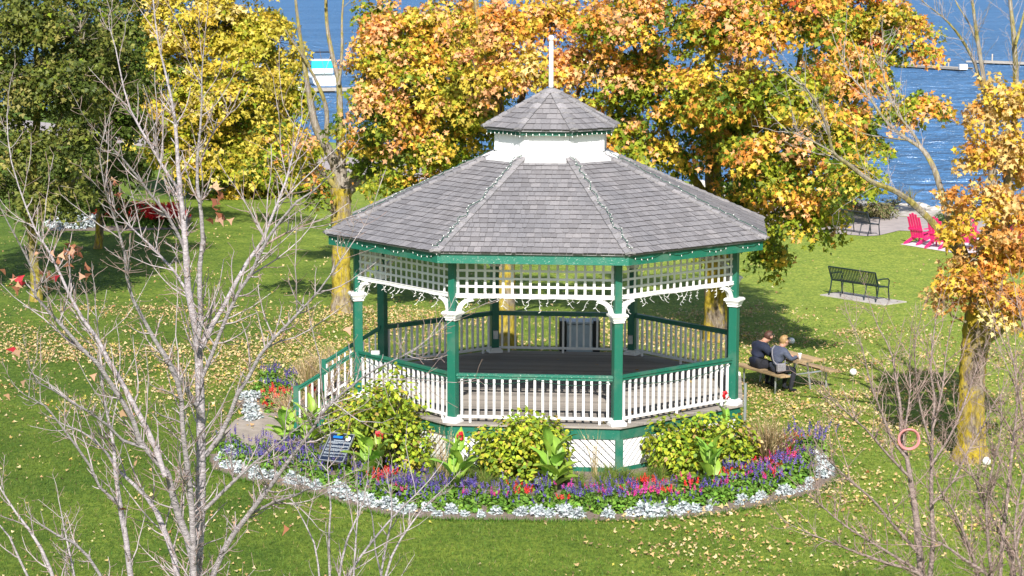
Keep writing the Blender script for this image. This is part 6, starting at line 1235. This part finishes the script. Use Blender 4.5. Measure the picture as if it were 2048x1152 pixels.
# --- pink adirondack chairs on the pale pad
pp = [atz(*p)[:2] for p in ((1800, 489), (1905, 506), (1990, 512), (2060, 500), (2010, 478), (1880, 474))]
pad2 = sheet('chair_pad', pp, G+.014, M['white_pad'])
def make_chair():
    t = thing('adirondack_chair', 'x', 'chair', (0, 0, 0), 0, 'pink chairs on the pale pad'); pk = M['pink']
    Rb = Matrix.Rotation(math.radians(22), 3, 'X')
    for k in range(5):
        h = (.78, .90, .95, .90, .78)[k]; MB().bbox((-.22+k*.11, -.28-.0, .30), (.10, .022, .001), 0).v
        m = MB(); c = Vector((-.22+k*.11, -.22, .25)); ax = Rb @ Vector((0, 0, 1)); m.bbox(c+ax*h/2, (.102, .022, h), .012, Rb); m.build('back_slat', pk, t)
    Rs = Matrix.Rotation(math.radians(10), 3, 'X')
    for k in range(5): MB().bbox((0, -.20+k*.115, .235+k*.030), (.54, .10, .022), .006, Rs).build('seat_slat', pk, t)
    for s in (-1, 1):
        MB().bbox((s*.33, .06, .56), (.13, .74, .024), .03).build('armrest', pk, t)
        MB().bbox((s*.29, .30, .275), (.03, .10, .55), .004).build('leg', pk, t)
        P = [(.38, .33), (.38, .22), (-.55, .0), (-.68, .0), (-.66, .06), (-.20, .22)]
        MB().prism_m([(a, b) for a, b in P], s*.25, s*.275, lambda a, b, t_: Vector((t_, a, b))).build('leg', pk, t)
    MB().bbox((0, -.36, .52), (.60, .03, .07), .004, Rb).build('back_rail', pk, t)
    return t
c0 = make_chair(); spots = [((1842, 487), .10, 'pink slatted chair, the leftmost on the pale pad'), ((1880, 495), .25, 'pink slatted chair second from the left, its rounded back under the bare limb'), ((1935, 497), .75, 'pink slatted chair mostly hidden by the tan leaves of the right maple'), ((2045, 480), 1.3, 'pink slatted chair at the right edge of the picture behind the maple')]
for i, (p, dr, lb) in enumerate(spots):
    o = c0 if i == 0 else copy_tree(c0); a = atz(*p); o.location = (a[0], a[1], G+.016); o.rotation_euler = (0, 0, -.9+dr); o['label'] = lb
o = copy_tree(c0); a = atz(556, 326); o.location = (a[0], a[1], G+.016); o.rotation_euler = (0, 0, .4); o['label'] = 'pink slatted chair far off on the promenade, seen through the yellow maple'
# --- information panel
a = atz(672, 945); SG = thing('information_sign', 'dark blue slanted information panel in the bed left of the hydrangea', 'sign', (a[0], a[1], G), math.radians(-22))
Rt = Matrix.Rotation(math.radians(40), 3, 'X'); sc_ = Vector((0, .06, .47))
KS = .66
def onp(u, v, w=0): return sc_+Rt @ Vector((u*KS, v*KS, w))
MB().bbox(sc_, (.74*KS, .98*KS, .03), .01, Rt).build('panel', M['sign'], SG)
fr = MB()
for (u, v, w, h) in ((0, .495, .78, .025), (0, -.495, .78, .025), (.378, 0, .024, .98), (-.378, 0, .024, .98)): fr.box(onp(u, v, .004), (w*KS, h*KS, .04), Rt)
fr.build('frame', M['galv'], SG)
MB().box(onp(-.10, .36, .019), (.30*KS, .075*KS, .004), Rt).build('heading', M['sign_blue'], SG)
ci = MB(); ci.prism([(.052*math.cos(t_), .056*math.sin(t_)) for t_ in np.linspace(0, 2*math.pi, 24)[:-1]], .016, .020); ci.v = [tuple(onp(.24, .33)+Rt @ Vector(v)) for v in ci.v]; ci.build('emblem', M['sign_white'], SG)
tx = MB(); v = .24; tx.box(onp(-.02, v, .0185), (.34*KS, .022*KS, .003), Rt)
for para in (4, 3, 4, 3, 2):
    v -= .045
    for k in range(para):
        u = -.33; end = .33 if k < para-1 else random.uniform(-.1, .2)
        while u < end:
            w = random.uniform(.02, .07); tx.box(onp(u+w/2, v, .0185), (w*KS, .012*KS, .003), Rt); u += w+.012
        v -= .024
o = tx.build('text_lines', M['sign_text'], SG); o['kind'] = 'stuff'
for s in (-1, 1): MB().bbox((s*.15, .07, .22), (.04, .04, .44), .005).build('post', M['black'], SG)
# --- little wire sign on the left front railing
Mx_, L_ = face(-1, RPOST); wp = Mx_ @ Vector((-1.0, .02, .95)); ws = thing('railing_card', 'small white card in a wire holder on the left front handrail', 'card', wp, 0)
MB().box((0, 0, .035), (.16, .008, .07)).build('card', M['white'], ws); MB().tube([(-.09, 0, .0), (-.09, 0, .08), (.09, 0, .08), (.09, 0, 0)], .004, 4).build('wire_frame', M['galv'], ws)
# --- cabinet behind the gazebo
a = at(1158, 720, 6.2); CB = thing('litter_bin', 'grey blue panelled bin with dark corner posts on the grass behind the rear railing', 'bin', (a[0], 6.2, G), .03)
MB().bbox((0, 0, .62), (.62, .5, 1.14), .01).build('panel_box', M['cabinet'], CB)
for s in (-1, 1): MB().bbox((s*.40, 0, .64), (.16, .56, 1.28), .01).build('corner_post', M['black'], CB)
MB().bbox((0, 0, 1.24), (.66, .54, .05), .015).build('lid', M['cabinet'], CB)
# --- red ring in the shrub and white balls on the lawn
a = at(1818, 879, -17.55); bm_ring = MB(); k = ppm(-17.5); R0 = 20.5/k
TT = thing('toy_ring', 'faded red rubber ring caught on the bare shrub at the lower right', 'ring', Vector(a), 0)
for q, (rr, off_) in enumerate(((R0, 0), (R0*.93, .012))):
    P = [Vector((rr*math.cos(t_), off_+.008*math.sin(3*t_), rr*math.sin(t_))) for t_ in np.linspace(0, 2*math.pi, 41)]; MB().tube(P, 2.3/k, 8, False).build('hoop', M['ring'], TT, True)
for px, py, lb in ((1706, 752, 'white ball on the sunlit lawn beyond the picnic table'), (1583, 689, 'white ball lying in the shade behind the seated people'), (1973, 932, 'white ball at the foot of the leaning maple trunk')):
    a = atz(px, py); o = MB().ell((0, 0, .085), (.085, .085, .085), 16, 12).build('lawn_ball', M['gelcoat'], None, True); o.location = (a[0], a[1], G+.01); tag(o, lb, 'ball', 'white balls on the lawn')

# ================================================================== MARINA
def boat(name, label, px, py, L, B, H, ang, hull='gelcoat', canvas=None, hardtop=True, arch=True):
    a = atz(px, py, LAKE); t = thing(name, label, 'boat', (a[0], a[1], LAKE), ang, 'boats moored at the marina'); NS = 10; V = []; F = []
    prof = [(0, -.15), (.62, -.12), (.92, .30), (1.0, .72), (1.0, 1.0), (.9, 1.02)]
    for i in range(NS+1):
        u = i/NS; w = B/2*(1-max(0, (u-.45)/.55)**2.1)*(.94+.06*min(1, u*3)); sh = H*(.82+.28*u*u)
        for (y, z) in prof: V.append((w*y, (u-.5)*L+.25*z*max(0, u-.7)*L*.4, sh*z if z > 0 else z))
        for (y, z) in reversed(prof): V.append((-w*y, (u-.5)*L+.25*z*max(0, u-.7)*L*.4, sh*z if z > 0 else z))
    n = 2*len(prof)
    for i in range(NS):
        for k in range(n): F.append((i*n+k, i*n+(k+1) % n, (i+1)*n+(k+1) % n, (i+1)*n+k))
    F.append(tuple(range(n))[::-1]); MB().add(V, F).build('hull', M[hull], t, False)
    MB().add([(x*B/2*1.01*w, y*L, z*H) for x in (-1, 1) for y, z, w in ((-.49, .60, .97), (-.49, .66, .97), (.12, .68, 1.0), (.12, .62, 1.0))], [(0, 1, 2, 3), (7, 6, 5, 4)]).build('stripe', M['hullblue'], t)
    ca = MB().prism_m([(-.18*L, H*.9), (.30*L, H*1.0), (.20*L, H*1.42), (.06*L, H*1.55), (-.16*L, H*1.5)], -B*.36, B*.36, lambda p, q, r: Vector((r, p, q))); ca.build('cabin', M['gelcoat'], t)
    for s in (-1, 1): MB().prism_m([(-.10*L, H*1.15), (.17*L, H*1.18), (.12*L, H*1.36), (-.10*L, H*1.40)], s*B*.361, s*B*.37, lambda p, q, r: Vector((r, p, q))).build('window', M['glass'], t)
    MB().prism_m([(.07*L, H*1.56), (.20*L, H*1.42), (.22*L, H*1.44), (.08*L, H*1.78), (.05*L, H*1.78)], -B*.34, B*.34, lambda p, q, r: Vector((r, p, q))).build('windscreen', M['glass'], t)
    if hardtop:
        MB().bbox((0, -.06*L, H*2.30), (B*.86, L*.34, .09), .05).build('hardtop', M['gelcoat'], t)
        pl = MB()
        for s in (-1, 1):
            for y in (-.20, .08): pl.tube([(s*B*.36, y*L, H*1.0), (s*B*.39, y*L-.05, H*2.28)], .03, 6)
        pl.build('hardtop_frame', M['galv'], t)
    if canvas: MB().prism_m([(-.22*L, H*1.02), (-.23*L, H*2.24), (-.20*L, H*2.26), (-.20*L, H*1.02)], -B*.40, B*.40, lambda p, q, r: Vector((r, p, q))).build('canvas', M[canvas], t); MB().bbox((0, -.23*L-.02, H*1.30), (B*.78, .03, H*.45), .01).build('stern_panel', M['gelcoat'], t)
    if arch: MB().tube([(-B*.30, -.16*L, H*2.3), (-B*.36, -.20*L, H*2.95), (-B*.22, -.21*L, H*3.05), (B*.22, -.21*L, H*3.05), (B*.36, -.20*L, H*2.95), (B*.30, -.16*L, H*2.3)], .06, 6).bbox((0, -.21*L, H*3.08), (B*.5, .4, .06), .02).build('radar_arch', M['black'], t)
    MB().tube([(-B*.44, .1*L, H*1.05), (-B*.44, .1*L, H*1.32), (-B*.2, .40*L, H*1.5), (0, .47*L, H*1.55), (B*.2, .40*L, H*1.5), (B*.44, .1*L, H*1.32), (B*.44, .1*L, H*1.05)], .02, 5).build('bow_rail', M['galv'], t)
    return t
boat('motor_cruiser', 'white motor cruiser with turquoise canvas and a dark radar arch', 640, 168, 7.6, 2.7, 1.05, .25, 'gelcoat', 'teal')
boat('motor_boat', 'white hulled boat glimpsed between leaves left of the spire', 1003, 150, 7.5, 2.8, 1.0, 1.25, 'gelcoat', None, False, False)
boat('motor_boat', 'low white boat on the dark water right of the spire', 1158, 140, 7.0, 2.6, .9, 1.35, 'gelcoat', None, False, False)
boat('motor_boat', 'white boat with dark hull behind the gaps of the big maple', 1240, 150, 7.5, 2.7, 1.0, 1.2, 'hullblue', None, True, False)
boat('motor_boat', 'white boat behind the olive trees at the upper left', 240, 205, 8.5, 3.0, 1.1, 1.1, 'gelcoat', None, True, False)
boat('motor_boat', 'white boat moored behind the yellow maple, left of the cruiser', 545, 190, 8.0, 2.9, 1.1, .6, 'gelcoat', 'teal', True, False)
def dock(label, p0, p1, w):
    a, b = atz(*p0, LAKE+.35), atz(*p1, LAKE+.35); d = Vector((b-a)[:2]); L = d.length; ang = math.atan2(d.y, d.x); t = thing('dock', label, 'dock', (a[0], a[1], LAKE), ang, 'floating docks on the lake'); n = int(L/.5)
    dm = MB()
    for k in range(n): dm.box(((k+.5)*L/n, RNG.normal(0, .03), .36+RNG.normal(0, .006)), (L/n-.03, w, .05))
    o = dm.build('deck_boards', M['dock'], t); o['kind'] = 'stuff'
    for s in (-1, 1): MB().box((L/2, s*(w/2+.04), .26), (L, .07, .2)).build('side_beam', M['dock'], t)
    for k in range(max(2, int(L/3))): MB().bbox(((k+.5)*L/max(2, int(L/3)), 0, .0), (1.6, w*.8, .35), .05).build('float', M['black'], t)
    for k in range(max(2, int(L/6))): MB().tube([((k+.3)*L/max(2, int(L/6)), w/2+.2, -1.5), ((k+.3)*L/max(2, int(L/6)), w/2+.2, 1.2)], .09, 8).build('pile', M['dock'], t)
    return t
dock('weathered dock ending in a pale box, nearest on the right', (1790, 128), (1933, 136), 1.9); dock('long weathered dock at the far right beyond the bare limbs', (1945, 121), (2120, 128), 2.2); dock('weathered dock behind the trees above the roof', (900, 152), (1320, 150), 2.0); dock('dock at the left marina behind the white cruiser', (540, 178), (760, 176), 1.8)
a = atz(1926, 139, LAKE+.4); o = MB().bbox((0, 0, .3), (.9, .8, .6), .06).build('dock_box', M['gelcoat']); o.location = (a[0], a[1], LAKE+.4); tag(o, 'white box standing on the end of the near dock', 'box')
J = {'pelvis': (0, 0, .95, .13, .11), 'waist': (0, 0, 1.12, .14, .10), 'chest': (0, 0, 1.32, .16, .11), 'shoul': (0, 0, 1.44, .10, .08), 'neck': (0, .01, 1.52, .05), 'skull0': (0, .02, 1.6, .07), 'skull1': (0, .02, 1.68, .085, .095), 'skull2': (0, .015, 1.74, .06)}
E = [('pelvis', 'waist'), ('waist', 'chest'), ('chest', 'shoul'), ('shoul', 'neck'), ('neck', 'skull0'), ('skull0', 'skull1'), ('skull1', 'skull2')]; S = [('pelvis', 'shoul', 0), ('neck', 'skull2', 2)]
for s, sd in ((-1, 'l'), (1, 'r')):
    J[sd+'sh'] = (s*.2, 0, 1.42, .07); J[sd+'el'] = (s*.26, .06, 1.16, .05); J[sd+'wrist'] = (s*.12, .32, 1.14, .033); E += [('shoul', sd+'sh'), (sd+'sh', sd+'el'), (sd+'el', sd+'wrist')]; S += [(sd+'sh', sd+'wrist', 0)]
    hand(J, E, S, sd, J[sd+'wrist'][:3], (-s*.3, 1, 0), (0, 0, 1), 2)
    J[sd+'hip'] = (s*.1, 0, .88, .10); J[sd+'knee'] = (s*.12, .02, .5, .07); J[sd+'ank'] = (s*.13, 0, .1, .045); J[sd+'toe'] = (s*.14, .15, .04, .04); E += [('pelvis', sd+'hip'), (sd+'hip', sd+'knee'), (sd+'knee', sd+'ank'), (sd+'ank', sd+'toe')]; S += [(sd+'hip', sd+'ank', 1), (sd+'ank', sd+'toe', 3)]
a = atz(1881, 131, LAKE+.4); pF = person('person', 'person in blue top and tan trousers standing on the near dock', J, E, S, ['blue', 'tan', 'skin', 'black'], (a[0], a[1], LAKE+.39), .6); head_details(pF, Vector((0, .02, 1.66)), 'hair', 0)
fr_ = thing('fishing_rod', 'thin pale rod held upright by the person on the dock', 'fishing rod', pF.location, .6); MB().tube([(0, .30, 1.05), (-.1, .55, 1.7), (-.35, .9, 3.0)], [.018, .014, .008], 5).build('rod', M['galv'], fr_)
